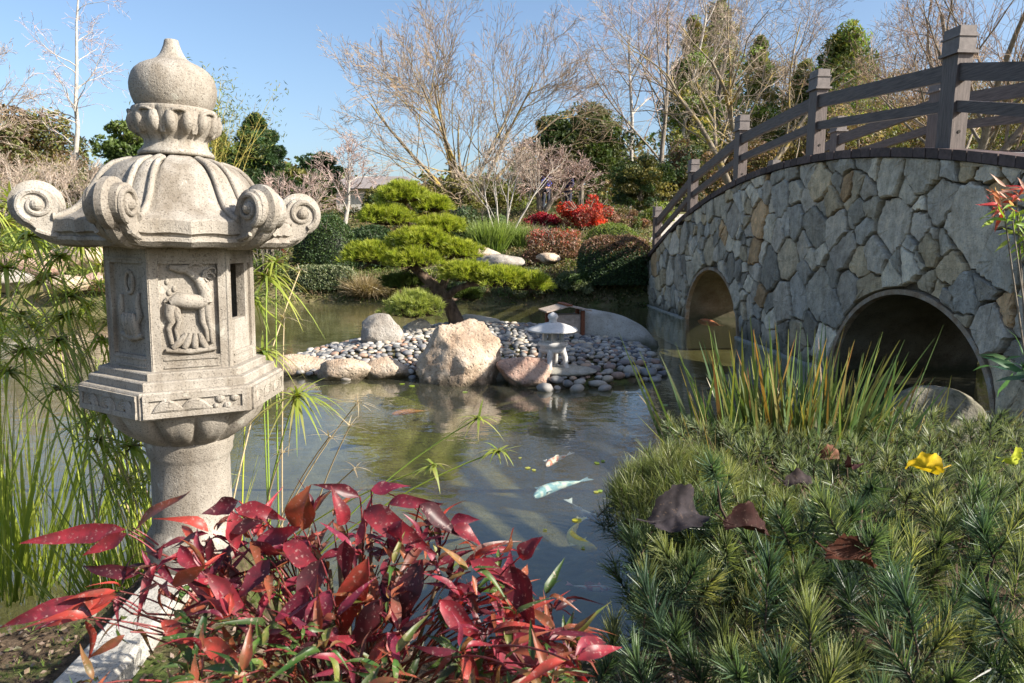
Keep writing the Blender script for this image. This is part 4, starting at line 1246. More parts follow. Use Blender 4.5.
def leafy_tree(name, label, px, Y, topy, wid, cols, seed=1, R0=.15, n=14000, leaf=.16, crown0=.25, shape='round', group=None, barkm='bark', lobes=60, lobe=.16, cat='tree', asp=.55, z=None, gaps=0):
    g = np.random.default_rng(seed)
    zz = h1(X(px, Y, 2), Y) if z is None else z
    ztop = Z(topy, Y); hgt = ztop - zz; x = X(px, Y, (zz + ztop) / 2)
    root = thing(name, label, cat, (x, Y, zz - .05), 0, group)
    wr = wid / FPX * Y / 2
    out, tips = grow([(0, 0, 0)], [(0, 0, 1)], hgt * .9, R0, [dict(seg=8, wig=.03, trop=.05, c=16, tmin=crown0, ang=55, lr=.34, rr=.45, taper=.2), dict(seg=5, wig=.12, trop=.06, c=4, tmin=.3, ang=35, lr=.5, rr=.6), dict(seg=3, wig=.15)], seed)
    mb = MB(); skel_mesh(mb, out, col=(.2, .16, .13)); mb.build('trunk', M[barkm], root, smooth=True)
    # lobes arranged in the crown
    t = g.random(lobes) ** .8
    if shape == 'round':
        u = unit(g.normal(size=(lobes, 3))); rr_ = g.random(lobes) ** .4
        C = np.stack([u[:, 0] * wr * rr_ * .85, u[:, 1] * wr * rr_ * .85, hgt * (crown0 + (1 - crown0) * (.5 + .46 * u[:, 2] * rr_))], 1)
        rad = g.uniform(.7, 1.3, lobes) * wr * lobe * 2
    else:       # conical
        prof = (1 - t) ** .75 * .95 + .04
        a = g.random(lobes) * 2 * PI; q = np.sqrt(g.random(lobes)) * .9
        C = np.stack([np.cos(a) * wr * prof * q, np.sin(a) * wr * prof * q, hgt * (crown0 + (1 - crown0) * t * .97)], 1)
        rad = g.uniform(.6, 1.2, lobes) * wr * lobe * 2 * (.35 + .65 * prof)
    P, d, ci = clump_pts(n, C, rad, g, .45, (1, 1, .62 if shape == 'round' else .8))
    lc = mixcol(lobes, *cols, jit=.22)
    c = lc[ci] * np.clip(1 + g.normal(0, .22, (n, 1)), .3, 2)
    mb = MB(); diamonds(mb, P, leaf * g.uniform(.5, 1.35, n), c, asp); mb.build('crown', M['leaf'], root)
    return root

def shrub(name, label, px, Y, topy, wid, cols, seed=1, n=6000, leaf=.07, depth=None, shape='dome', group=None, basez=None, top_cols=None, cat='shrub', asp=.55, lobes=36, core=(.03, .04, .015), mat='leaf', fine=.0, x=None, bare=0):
    g = np.random.default_rng(seed)
    zz = h1(X(px, Y, 1), Y) if basez is None else basez
    ztop = Z(topy, Y); hgt = max(ztop - zz, .25)
    x = X(px, Y, (zz + ztop) / 2) if x is None else x
    root = thing(name, label, cat, (x, Y, zz - .05), 0, group)
    wr = wid / FPX * Y / 2; dr = (depth or wr * 2 * .7) / 2
    mb = MB()
    if shape == 'dome':      # clipped dome / box: leaves in a thin shell over a woody core
        d = unit(g.normal(size=(n, 3))); d[:, 2] = np.abs(d[:, 2]) * 1.0
        p = 4.0 if fine == 0 else fine
        s_ = (np.abs(d) ** p).sum(1) ** (-1 / p)
        q = d * s_[:, None]
        nz = np.array([mnoise.noise(Vector(v * 2.6 + seed)) for v in q])
        q = q * (1 + .06 * nz + g.normal(0, .022, n))[:, None]
        P = q * np.array([wr, dr, hgt])
        c = mixcol(n, *cols)
        if top_cols is not None:
            m_ = (q[:, 2] + g.normal(0, .1, n) > .72); c[m_] = mixcol(m_.sum(), *top_cols)
        diamonds(mb, P, leaf * g.uniform(.6, 1.3, n), c, asp)
    else:                    # loose natural shrub
        a = g.random(lobes) * 2 * PI; q = np.sqrt(g.random(lobes)); h_ = g.random(lobes)
        C = np.stack([np.cos(a) * wr * q * .8, np.sin(a) * dr * q * .8, hgt * (.15 + .72 * h_ * np.sqrt(np.clip(1 - q ** 2 * .8, .05, 1)))], 1)
        rad = g.uniform(.7, 1.3, lobes) * min(wr, hgt) * .27
        P, d, ci = clump_pts(n, C, rad, g, .5, (1, 1, .8))
        P[:, 2] = np.abs(P[:, 2])
        lc = mixcol(lobes, *cols, jit=.25); c = lc[ci] * np.clip(1 + g.normal(0, .25, (n, 1)), .3, 2)
        if top_cols is not None:
            m_ = (P[:, 2] / hgt + g.normal(0, .15, n) > .62); c[m_] = mixcol(m_.sum(), *top_cols)
        diamonds(mb, P, leaf * g.uniform(.6, 1.3, n), c, asp)
    mb.build('foliage', M[mat], root)
    # woody stems (and a leafy interior for clipped shrubs)
    ns = 14
    ang = g.random(ns) * 2 * PI
    dirs = np.stack([np.cos(ang) * .7 * wr / hgt, np.sin(ang) * .7 * dr / hgt, np.ones(ns)], 1)
    out, _ = grow(np.zeros((ns, 3)) + g.normal(0, .05, (ns, 3)) * [1, 1, 0], dirs, hgt * .85, .02 + .012 * hgt, [dict(seg=4, wig=.12, c=4, tmin=.3, ang=35, lr=.45, rr=.6), dict(seg=3, wig=.15)], seed)
    mb = MB(); skel_mesh(mb, out, col=(.16, .12, .09))
    mb.build('stems', M['bark'], root)
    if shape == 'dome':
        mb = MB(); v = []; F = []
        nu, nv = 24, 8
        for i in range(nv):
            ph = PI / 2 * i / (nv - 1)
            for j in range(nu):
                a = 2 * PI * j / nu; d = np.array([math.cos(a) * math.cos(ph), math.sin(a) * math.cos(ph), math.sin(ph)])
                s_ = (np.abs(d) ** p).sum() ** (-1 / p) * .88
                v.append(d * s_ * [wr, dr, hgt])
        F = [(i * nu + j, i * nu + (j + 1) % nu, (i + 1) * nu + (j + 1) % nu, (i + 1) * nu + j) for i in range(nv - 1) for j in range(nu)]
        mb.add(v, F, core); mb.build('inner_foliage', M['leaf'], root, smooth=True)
    return root

def grass(name, label, px, Y, topy, wid, c0, c1, seed, n=700, w=.012, lean=.35, droop=.3, cat='grass clump', base=None, depth=None, z=None, mat='blade', group=None, x=None, stuff=False):
    g = np.random.default_rng(seed)
    zz = h1(X(px, Y, 1), Y) if z is None else z
    hgt = max(Z(topy, Y) - zz, .15); x = X(px, Y, zz) if x is None else x
    wr = wid / FPX * Y / 2; br = wr * .5 if base is None else base
    a = g.random(n) * 2 * PI; q = np.sqrt(g.random(n)) * br
    P = np.stack([np.cos(a) * q, np.sin(a) * q * (depth or .6), np.zeros(n)], 1)
    D = np.stack([P[:, 0] / br * lean + g.normal(0, lean * .5, n), P[:, 1] / br * lean + g.normal(0, lean * .5, n), np.ones(n)], 1)
    mb = MB()
    strips(mb, P, D, hgt * g.uniform(.55, 1.25, n), w * g.uniform(.6, 1.3, n), droop * g.uniform(.2, 1.6, n), 4, mixcol(n, *c0), mixcol(n, *c1))
    o = mb.build(name, M[mat]); o.location = (x, Y, zz - .02)
    return tag(o, label, cat, group)

# palettes (real leaf colours)
DKG = ((.04, .075, .025), (.065, .11, .035), (.05, .085, .04)); MIDG = ((.09, .14, .035), (.13, .18, .045), (.07, .12, .03))
OLIVE = ((.18, .17, .05), (.26, .22, .07), (.12, .14, .045)); YELG = ((.19, .24, .04), (.13, .19, .03), (.25, .28, .06))
BRN = ((.17, .1, .06), (.25, .17, .11), (.12, .08, .05)); RED = ((.5, .03, .02), (.6, .08, .03), (.35, .02, .03)); PINK = ((.3, .15, .11), (.22, .14, .08), (.35, .2, .15))
GRYG = ((.17, .2, .1), (.3, .31, .18), (.11, .14, .06)); TAN = ((.33, .25, .15), (.4, .32, .2), (.22, .17, .09))
TW_TAN = ((.36, .29, .23), (.46, .38, .31), (.28, .21, .16)); TW_PINK = ((.42, .32, .29), (.5, .4, .36), (.33, .22, .18)); TW_BRN = ((.25, .17, .12), (.34, .25, .18)); TW_YEL = ((.38, .3, .12), (.46, .37, .16), (.3, .24, .14))

# ---- far woodland behind everything
g = np.random.default_rng(90)
mb = MB(); n = 90000
xs = g.uniform(-95, 95, n); ys = g.uniform(62, 90, n)
hh_ = 4.6 + 1.6 * np.sin(xs * .22 + 1) + 1.2 * np.sin(xs * .71) + np.where(xs > 10, 3.0, 0) + .8 * np.sin(xs * 2.1)
zs = 2.8 + hh_ * g.random(n) ** .7
cc = mixcol(n, *MIDG, *OLIVE, *BRN, jit=.25)
diamonds(mb, np.stack([xs, ys, zs], 1), g.uniform(.3, .8, n), cc, .7)
tag(mb.build('far_woodland', M['leaf']), 'far-off strip of mixed green and brown woodland behind the garden', 'woodland', kind='stuff')

BGL = 'trees behind the bridge'
# big spreading bare tree, centre
lvbig = [dict(seg=9, wig=.06, trop=.012, c=9, tmin=.18, ang=40, lr=.62, rr=.5), dict(seg=7, wig=.07, trop=.04, c=7, tmin=.2, ang=30, lr=.55, rr=.6),
         dict(seg=5, wig=.1, trop=.03, c=5, tmin=.15, ang=32, lr=.55, rr=.6), dict(seg=4, wig=.12, trop=.02, c=3, tmin=.1, ang=28, lr=.6, rr=.65), dict(seg=3, wig=.14)]
bare_tree('spreading_tree', 'wide leafless tree with lichen on its fanning branches, alone in the centre sky', 466, 33, 8.7, .10, stems=8, splay=1.0, barkm='bark_lich', twigc=TW_YEL[2:] + TW_BRN, seed=4, lv=lvbig, rtw=.006, trunk_frac=.44, lean=.02)
# pink-twigged bare tree with dark trunk
lvp = [dict(seg=6, wig=.14, trop=.02, c=8, tmin=.3, ang=42, lr=.7, rr=.6), dict(seg=6, wig=.14, trop=.03, c=6, tmin=.2, ang=38, lr=.6, rr=.6),
       dict(seg=5, wig=.18, trop=.02, c=6, tmin=.1, ang=38, lr=.55, rr=.6), dict(seg=4, wig=.2, c=4, tmin=.1, ang=35, lr=.6, rr=.6), dict(seg=3, wig=.2)]
bare_tree('bare_tree', 'leafless tree with a dark forked trunk and hazy pinkish twigs behind the red bushes', 542, 28.5, 4.0, .13, stems=3, splay=.5, barkm='bark', twigc=TW_PINK + BRN[:1], seed=8, lv=lvp, rtw=.006, trunk_frac=.3)
# white multi-stem tree
lvq = [dict(seg=6, wig=.13, trop=.02, c=7, tmin=.3, ang=42, lr=.7, rr=.6), dict(seg=6, wig=.14, trop=.03, c=5, tmin=.2, ang=40, lr=.6, rr=.6), dict(seg=5, wig=.18, trop=.02, c=5, tmin=.1, ang=38, lr=.55, rr=.6), dict(seg=4, wig=.2, c=3, tmin=.1, ang=35, lr=.6, rr=.6), dict(seg=3, wig=.2)]
lvw = [dict(seg=7, wig=.07, trop=.05, c=6, tmin=.3, ang=32, lr=.55, rr=.6), dict(seg=5, wig=.1, trop=.04, c=6, tmin=.2, ang=32, lr=.6, rr=.55), dict(seg=4, wig=.14, c=5, tmin=.15, ang=34, lr=.6, rr=.55), dict(seg=3, wig=.15)]
bare_tree('white_stemmed_tree', 'small leafless tree with several pale grey stems fanning up from the bright green grass', 503, 24.5, 4.0, .042, stems=5, splay=.6, barkm='bark_pale', twigc=TW_TAN, seed=15, lv=lvw, rtw=.006, trunk_frac=.42)
# left bare trees
bare_tree('bare_tree', 'tall thin leafless tree with twisted upper branches rising left of the large lantern', 72, 30, 10.5, .12, barkm='bark_pale', twigc=TW_PINK, seed=21, rtw=.006, trunk_frac=.5,
          lv=[dict(seg=10, wig=.07, trop=.05, c=16, tmin=.3, ang=55, lr=.24, rr=.4, taper=.3), dict(seg=6, wig=.2, trop=.05, c=6, tmin=.2, ang=45, lr=.55, rr=.6), dict(seg=5, wig=.25, c=5, tmin=.1, ang=45, lr=.6, rr=.6), dict(seg=4, wig=.25)])
bare_tree('bare_tree', 'leafless tree leaning in from the left edge of the view', -28, 26, 6.4, .13, barkm='bark', twigc=TW_TAN, seed=22, rtw=.006, lean=.12, trunk_frac=.4)
bare_tree('bare_shrub', 'low leafless shrub with whitish forking branches left of the large lantern', 42, 21.5, 3.6, .045, stems=6, splay=.7, barkm='bark_pale', twigc=TW_TAN, seed=23, lv=lvw, rtw=.005, cat='shrub', trunk_frac=.35)
bare_tree('bare_tree', 'pale leafless tree with a forked trunk right of the large lantern roof', 342, 27, 4.6, .1, barkm='bark_pale', twigc=TW_PINK, seed=24, lv=lvp, rtw=.006, trunk_frac=.3)
bare_tree('bare_shrub', 'greyish leafless thicket between the lantern roof and the dark green tree', 300, 25, 3.2, .05, stems=6, splay=.6, twigc=TW_PINK, seed=25, lv=lvw, rtw=.005, cat='shrub', trunk_frac=.35)
bare_tree('bare_shrub', 'tangled brownish leafless thicket behind the left scroll of the large lantern', 88, 24, 3.0, .05, stems=7, splay=.8, twigc=TW_TAN, seed=26, lv=lvw, rtw=.006, cat='shrub', trunk_frac=.35)
bare_tree('bare_shrub', 'tangled tan leafless thicket at the far left edge of the bank', 6, 23, 3.4, .05, stems=7, splay=.8, twigc=TW_TAN, seed=27, lv=lvw, rtw=.006, cat='shrub', trunk_frac=.35)
# left evergreens / bamboo
leafy_tree('conifer', 'dark green conifer standing right behind the jewel of the large lantern', 258, 30, 112, 78, DKG + ((.06, .12, .05),), 31, n=16000, leaf=.2, shape='cone', lobes=80, lobe=.14, asp=.35)
leafy_tree('conifer', 'lighter green conifer beside the darker one, nearer to the bamboo', 222, 31, 130, 56, MIDG, 32, n=9000, leaf=.2, shape='cone', lobes=60, lobe=.14, asp=.35)
leafy_tree('evergreen_tree', 'dark leafy evergreen just left of the large lantern roof', 128, 31, 118, 60, MIDG + YELG[:1], 33, n=10000, leaf=.18, lobes=50)
leafy_tree('hillside_tree', 'olive and brown rounded tree on the far left behind the thin bare tree', 30, 38, 106, 120, OLIVE + BRN, 34, n=14000, leaf=.2, lobes=60)
leafy_tree('evergreen_tree', 'small dark evergreen between the conifers and the pale bare tree', 318, 34, 152, 50, DKG, 35, n=8000, leaf=.2, lobes=40)
leafy_tree('evergreen_tree', 'low broad evergreen behind the leafless thicket right of the lantern', 290, 33, 168, 80, MIDG + OLIVE, 36, n=9000, leaf=.2, lobes=40)
leafy_tree('olive_tree', 'low grey-green tree on the left bank behind the left scroll', 92, 29, 165, 110, OLIVE + GRYG, 37, n=10000, leaf=.17, lobes=50)
# yellow bamboo
root = thing('bamboo_clump', 'clump of yellow bamboo canes with feathery leaves behind the large lantern', 'bamboo', (X(205, 27.5, 2), 27.5, h1(X(205, 27.5, 2), 27.5)))
g = np.random.default_rng(41); n = 60
out, tips = grow(g.normal(0, .45, (n, 3)) * [1, .6, 0], np.c_[g.normal(0, .16, n), g.normal(0, .1, n), np.ones(n)], g.uniform(3.2, 5.0, n), .022, [dict(seg=8, wig=.03, trop=-.005, c=10, tmin=.35, ang=40, lr=.2, rr=.4), dict(seg=4, wig=.12, trop=-.03)], 41)
mb = MB(); skel_mesh(mb, out, col=(.4, .34, .1)); mb.build('canes', M['twig'], root)
P, d = tips; P = np.repeat(P, 8, 0) + g.normal(0, .16, (len(P) * 8, 3)); mb = MB(); diamonds(mb, P, g.uniform(.12, .26, len(P)), mixcol(len(P), *YELG, *OLIVE), .18); mb.build('foliage', M['leaf'], root)

# centre background
leafy_tree('evergreen_tree', 'round-headed dark evergreen behind the pinkish bare tree in the centre', 582, 42, 103, 100, ((.05, .08, .02), (.08, .11, .035), (.11, .12, .04)), 51, n=22000, leaf=.22, lobes=90, lobe=.13, crown0=.3)
shrub('tall_hedge', 'tall yellow-olive hedge behind the white-stemmed tree', 470, 31.5, 176, 130, OLIVE + YELG[:1], 52, n=14000, leaf=.13, shape='loose', lobes=60, cat='hedge', depth=2)
shrub('evergreen_shrub', 'rounded dark blue-green shrub right behind the island pine', 472, 25.5, 203, 74, DKG + GRYG[:1], 53, n=9000, leaf=.1, shape='loose', lobes=40)
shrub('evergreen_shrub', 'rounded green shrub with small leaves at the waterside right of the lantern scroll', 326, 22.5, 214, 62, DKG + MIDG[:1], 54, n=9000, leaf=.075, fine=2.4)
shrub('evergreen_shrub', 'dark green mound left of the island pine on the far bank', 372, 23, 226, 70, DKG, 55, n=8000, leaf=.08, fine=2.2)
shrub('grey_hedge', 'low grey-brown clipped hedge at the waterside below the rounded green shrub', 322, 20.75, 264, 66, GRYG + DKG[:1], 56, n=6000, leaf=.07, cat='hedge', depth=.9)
shrub('olive_shrub', 'broad brown-green shrub behind the top of the island pine', 396, 29, 178, 74, OLIVE + DKG, 57, n=9000, leaf=.12, shape='loose')
shrub('autumn_shrub', 'orange-brown shrub above the dark mound on the far bank', 398, 25, 216, 56, PINK + OLIVE, 58, n=6000, leaf=.08, shape='loose', top_cols=((.2, .13, .07), (.16, .15, .05)))
shrub('red_nandina', 'small red-tipped bush beside the right scroll of the large lantern', 272, 20.9, 212, 34, PINK + MIDG, 59, n=4000, leaf=.08, shape='loose', top_cols=RED)
shrub('green_shrub', 'green waterside bush just right of the large lantern box', 262, 20.6, 240, 50, MIDG + OLIVE, 60, n=6000, leaf=.08, shape='loose')
shrub('groundcover_hedge', 'spiky grey-green ground cover spilling down to the water behind the island pine', 528, 19.75, 266, 58, GRYG + MIDG[:1], 61, n=8000, leaf=.11, shape='loose', asp=.25, depth=1.3, cat='ground cover')
shrub('groundcover_hedge', 'spiky grey-green ground cover at the waterline left of the big clipped hedge', 578, 19.6, 264, 46, GRYG + MIDG[:1], 62, n=7000, leaf=.11, shape='loose', asp=.25, depth=1.3, cat='ground cover')
shrub('groundcover_hedge', 'low spiky ground cover at the waterline under the right side of the island pine', 474, 20.0, 268, 56, GRYG + DKG, 63, n=7000, leaf=.11, shape='loose', asp=.25, depth=1.2, cat='ground cover')
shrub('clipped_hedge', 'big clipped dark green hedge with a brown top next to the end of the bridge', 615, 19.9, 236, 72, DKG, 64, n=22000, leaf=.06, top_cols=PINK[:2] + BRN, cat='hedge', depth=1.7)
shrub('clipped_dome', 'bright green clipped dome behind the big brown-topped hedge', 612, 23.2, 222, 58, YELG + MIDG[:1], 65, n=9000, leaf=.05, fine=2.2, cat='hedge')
shrub('azalea', 'wide brown-pink bush behind the clipped hedges near the bridge end', 622, 27, 205, 66, PINK + BRN[:1] + MIDG[:1], 66, n=11000, leaf=.08, shape='loose', cat='shrub')
shrub('yellow_shrub', 'small yellow-green shrub beyond the far bridge post', 660, 27.5, 199, 40, YELG, 67, n=5000, leaf=.08, shape='loose')
shrub('red_nandina', 'red and brown nandina bush left of the big clipped hedge', 556, 22.3, 222, 72, PINK + BRN + MIDG[:1], 68, n=9000, leaf=.075, shape='loose', top_cols=RED[:1] + PINK)
shrub('red_nandina', 'vivid scarlet bush behind the paler nandina, right of the two visitors', 585, 26.2, 190, 56, RED + PINK[:1], 69, n=6000, leaf=.085, shape='loose', top_cols=RED)
shrub('red_nandina', 'small crimson bush in front of the two visitors', 542, 27, 211, 42, ((.4, .02, .06), (.5, .05, .05), (.25, .03, .04)), 70, n=4500, leaf=.08, shape='loose')
shrub('tan_shrub', 'brownish twiggy shrub between the crimson bush and the light green grasses', 536, 24.2, 222, 36, PINK + GRYG, 71, n=4000, leaf=.07, shape='loose')
grass('grass_clump', 'bright green upright grasses around the white-stemmed tree', 490, 23.8, 216, 60, ((.14, .22, .04), (.18, .27, .05)), ((.22, .3, .07), (.3, .35, .12)), 72, n=2600, w=.03, lean=.3)
grass('grass_clump', 'light green grasses right of the white-stemmed tree', 522, 24.2, 222, 36, ((.14, .22, .04), (.18, .27, .05)), ((.25, .33, .1), (.3, .35, .12)), 73, n=1600, w=.03, lean=.3)
grass('dry_grass', 'straw-coloured dry grass tuft on the waterline left of the island pine', 366, 20.35, 266, 46, TAN, TAN, 74, n=1800, w=.022, lean=.7, droop=.5)
grass('dry_grass', 'small mixed green and straw grass tuft at the waterline below the dark mound', 402, 20.3, 268, 40, OLIVE, TAN, 75, n=1500, w=.022, lean=.6, droop=.5)
shrub('green_shrub', 'yellow-green cushion between the dry grass and the ground cover on the far bank', 432, 20.7, 266, 56, YELG + OLIVE, 76, n=5000, leaf=.08, shape='loose')
# left bank plants
shrub('green_shrub', 'bright green low bush above the rocks at the far left of the bank', 18, 20.5, 222, 90, YELG + MIDG, 77, n=9000, leaf=.09, shape='loose')
shrub('green_shrub', 'soft green bush on the left bank behind the sedge', 84, 22.5, 212, 84, MIDG + YELG[:1] + OLIVE, 78, n=8000, leaf=.09, shape='loose')
shrub('brown_shrub', 'brownish bush between the rocks on the left bank', 130, 21.5, 226, 60, BRN + OLIVE, 79, n=6000, leaf=.08, shape='loose')
shrub('green_shrub', 'green bush showing behind the large lantern box', 190, 22, 214, 80, MIDG + DKG, 80, n=8000, leaf=.09, shape='loose')
shrub('autumn_shrub', 'brown and russet bush showing through the firebox window', 236, 22, 222, 50, PINK + OLIVE, 81, n=6000, leaf=.08, shape='loose')
# rocks on the far and left banks
for i, (px, py, Y, dx, dz, mt, lab) in enumerate([
    (500, 266, 20.9, 1.5, .5, 'rock_grey', 'flat grey rock on the far bank under the white-stemmed tree'),
    (482, 258, 21.8, 1.3, .5, 'rock_tan', 'pale brown rock on the far bank left of the flat grey one'),
    (548, 262, 20.6, .7, .35, 'rock_tan', 'small tan rock on the far bank below the red nandina'),
    (30, 268, 18.9, 2.3, .9, 'rock_pink', 'broad pinkish rock on the left bank at the picture edge'),
    (82, 262, 19.8, 1.9, .9, 'rock_tan', 'pale rounded rock on the left bank behind the sedge'),
    (118, 252, 20.6, 1.5, .8, 'rock_pink', 'pink-brown rock on the left bank beside the large lantern box'),
    (4, 284, 17.9, 1.4, .6, 'rock_grey', 'grey rock at the waterline on the far left'),
    (64, 288, 18.0, 1.2, .5, 'rock_tan', 'low tan rock at the waterline behind the sedge'),
    (100, 286, 18.6, 1.3, .5, 'rock_pink', 'low pinkish rock at the waterline next to the lantern box')]):
    p = W(px, py, Y); rock('bank_rock', lab, (p[0], Y, p[2] + .1), (dx, .9, dz), 100 + i, mt, facets=7, cat='rock')

# right background behind the bridge
kinds = [
 (628, 44, 12, .16, TW_PINK, 'bark_pale', 'tall slender pale bare tree at the left edge of the right-hand grove'),
 (655, 42, 13.5, .17, TW_PINK, 'bark', 'tall straight bare tree with twin trunk beyond the far bridge post'),
 (672, 46, 14, .18, TW_TAN, 'bark_pale', 'tall bare tree right of the twin-trunked one'),
 (705, 48, 13, .2, TW_TAN, 'bark', 'greyish bare tree behind the second bridge post from the far end'),
 (775, 50, 12.5, .2, TW_BRN, 'bark', 'brown bare tree behind the middle bridge posts'),
 (812, 46, 9.5, .17, TW_TAN, 'bark_pale', 'shorter tan bare tree just right of the middle bridge post'),
 (865, 44, 9.5, .18, TW_BRN + PINK[:1], 'bark', 'reddish brown bare tree behind the long rail span'),
 (905, 48, 11, .2, TW_TAN, 'bark', 'tan bare tree left of the nearest bridge post'),
 (1040, 46, 11, .2, TW_TAN, 'bark_pale', 'pale bare tree behind the rails at the right edge'),
]
for i, (px, Y, h_, r_, tw, bk, lab) in enumerate(kinds):
    bare_tree('bare_tree', lab, px, Y, h_, r_, barkm=bk, twigc=tw, seed=200 + i, rtw=.0065, group=BGL, trunk_frac=.52)
bare_tree('lichen_tree', 'leafless tree with bright yellow lichen on crooked limbs behind the bridge rail', 742, 33, 8.6, .16, stems=4, splay=.42, barkm='bark_lich', twigc=TW_YEL[2:] + TW_TAN, seed=222, lv=lvq, rtw=.006, trunk_frac=.5, group=BGL)
bare_tree('spreading_tree', 'large dark spreading bare tree behind the nearest bridge post at the upper right', 965, 30, 9.6, .2, stems=4, splay=.45, barkm='bark', twigc=TW_BRN, seed=223, lv=lvbig, rtw=.0065, trunk_frac=.5, group=BGL)
conif = [(716, 52, -6, 70, MIDG + OLIVE, 'dark pointed conifer behind the lichen-covered tree'), (690, 46, 14, 62, OLIVE + MIDG, 'olive conifer behind the tall twin-trunked tree'), (756, 46, 34, 56, YELG[1:2] + MIDG + OLIVE, 'green conifer showing between bare crowns left of centre'),
         (842, 44, 22, 96, YELG[1:2] + MIDG + OLIVE, 'broad grey-green conifer behind the middle span of the rail'), (802, 46, 58, 54, MIDG + OLIVE, 'small green conifer behind the middle bridge post')]
for i, (px, Y, ty, wd, c, lab) in enumerate(conif):
    leafy_tree('conifer', lab, px, Y, ty, wd * 1.45, [tuple(min(.4, v * 1.45) for v in q_) for q_ in c], 240 + i, n=13000, leaf=.3, shape='cone', lobes=120, lobe=.17, asp=.35, group=BGL, crown0=.1)
under = [(640, 38, 150, 70, DKG + OLIVE), (690, 40, 138, 80, DKG + BRN), (745, 42, 132, 90, BRN + OLIVE), (800, 42, 120, 90, OLIVE + BRN + TAN[:1]), (860, 40, 96, 100, TAN + OLIVE + BRN), (920, 42, 84, 100, BRN + OLIVE + TAN), (985, 40, 92, 110, TAN + MIDG + OLIVE), (1050, 40, 80, 100, OLIVE + BRN)]
ul = ['dark evergreen thicket under the tall bare trees', 'dark brown and green thicket behind the far rails', 'brownish thicket under the lichen-covered tree', 'olive-brown thicket behind the middle bridge post', 'tan autumn thicket behind the long rail span', 'russet autumn thicket left of the nearest bridge post', 'pale tan and green thicket right of the nearest bridge post', 'olive thicket at the far right edge behind the rails']
for i, ((px, Y, ty, wd, c), lab) in enumerate(zip(under, ul)):
    leafy_tree('understory_tree', lab, px, Y, ty, wd, c, 260 + i, n=9000, leaf=.17, lobes=60, lobe=.13, crown0=.02, group=BGL)
tall = [(700, 54, 30, 70, TAN + OLIVE[:2], 'hazy tan tree rising behind the lichen-covered tree'), (770, 56, 52, 80, TAN + PINK[2:] + OLIVE[:1], 'pale tan tree behind the second and third bridge posts'), (838, 52, 40, 90, ((.22, .25, .1), (.3, .3, .14), (.17, .2, .08)), 'tall yellow-green tree behind the middle of the long rail'),
        (893, 54, 62, 80, PINK[2:] + TAN, 'pinkish tan tree left of the nearest bridge post'), (955, 56, 70, 90, TAN + OLIVE[:1], 'light brown tree right behind the nearest bridge post'), (1020, 52, 58, 90, TAN + OLIVE, 'brownish tree behind the rails by the right edge')]
for i, (px, Y, ty, wd, c, lab) in enumerate(tall):
    leafy_tree('autumn_tree', lab, px, Y, ty, wd, c, 290 + i, n=17000, leaf=.22, lobes=110, lobe=.15, crown0=.12, group=BGL, asp=.35, barkm='bark_pale')
# right bank beyond the bridge: sedge seen through the arch, shrubs added as sun blockers
grass('sedge_clump', 'sunlit yellow-green sedge hanging at the water beyond the near arch', 975, 10.45, 330, 40, ((.16, .22, .03), (.22, .28, .05)), ((.3, .34, .07), (.25, .3, .06)), 85, n=900, w=.016, lean=.6, droop=.8, x=7.05, z=.08)
shrub('green_shrub', 'added dark shrub beyond the near arch of the bridge, blocking the sun', 1000, 9.3, 150, 260, DKG + MIDG, 86, n=16000, leaf=.11, shape='loose', x=9.2, basez=.3)  # added to block sun so the arch interior stays dark
shrub('green_shrub', 'added tall dark shrub right of the bridge, keeping sun out of the near arch', 1000, 7.2, 150, 300, DKG + MIDG, 87, n=16000, leaf=.11, shape='loose', x=8.6, basez=.3)  # second added sun blocker for the near arch

# building roofs far off
BL = thing('garden_building', 'low building with a grey-brown roof beyond the trees left of the island pine', 'building', (X(378, 44, 3.5), 44, 3.2))
mb = MB(); mb.box(-2.2, 2.2, -1.5, 1.5, 0, 1.5); mb.build('wall', M['plaster'], BL)
mb = MB(); mb.add([(-2.8, -2, 1.45), (2.8, -2, 1.45), (2.8, 2, 1.45), (-2.8, 2, 1.45), (-1.8, 0, 2.3), (1.8, 0, 2.3)], [(0, 1, 5, 4), (2, 3, 4, 5)]); mb.add([(-2.8, -2, 1.45), (-2.8, 2, 1.45), (-1.8, 0, 2.3), (2.8, -2, 1.45), (2.8, 2, 1.45), (1.8, 0, 2.3)], [(1, 0, 2), (3, 4, 5)])
mb.add([(-2.8, -2, 1.44), (2.8, -2, 1.44), (2.8, 2, 1.44), (-2.8, 2, 1.44)], [(3, 2, 1, 0)])
mb.build('roof', M['rooftile'], BL)

# ---- island pine
TX, TY = X(457, 12.4, .3), 12.4
tz = float(HI(TX, TY)[0][0])
NP = thing('cloud_pine', 'cloud-pruned bright green pine with a leaning dark trunk on the pebble island', 'tree', (TX, TY, tz - .05))
def Q(px, py, Y=12.4): 
    p = W(px, py, Y); return (p[0] - TX, p[1] - TY, p[2] - tz + .05)
limb = MB()
limb.tube([Q(459, 332), Q(455, 318), Q(450, 306), Q(443, 296), Q(434, 286), Q(424, 277), Q(414, 268, 12.5), (Q(408, 256, 12.5))], [.17, .13, .115, .11, .1, .085, .07, .05], 12)
limb.tube([Q(446, 298), Q(456, 289, 12.2), Q(470, 284, 12.1), Q(490, 283, 12.0), Q(512, 284, 12.0), Q(530, 286, 12.0)], [.075, .06, .05, .042, .035, .02], 8)
limb.tube([Q(440, 293), Q(446, 278, 12.6), Q(444, 262, 12.7), Q(434, 244, 12.8), Q(425, 226, 12.7), Q(412, 210, 12.6), Q(402, 200, 12.5)], [.08, .07, .062, .055, .045, .035, .02], 8)
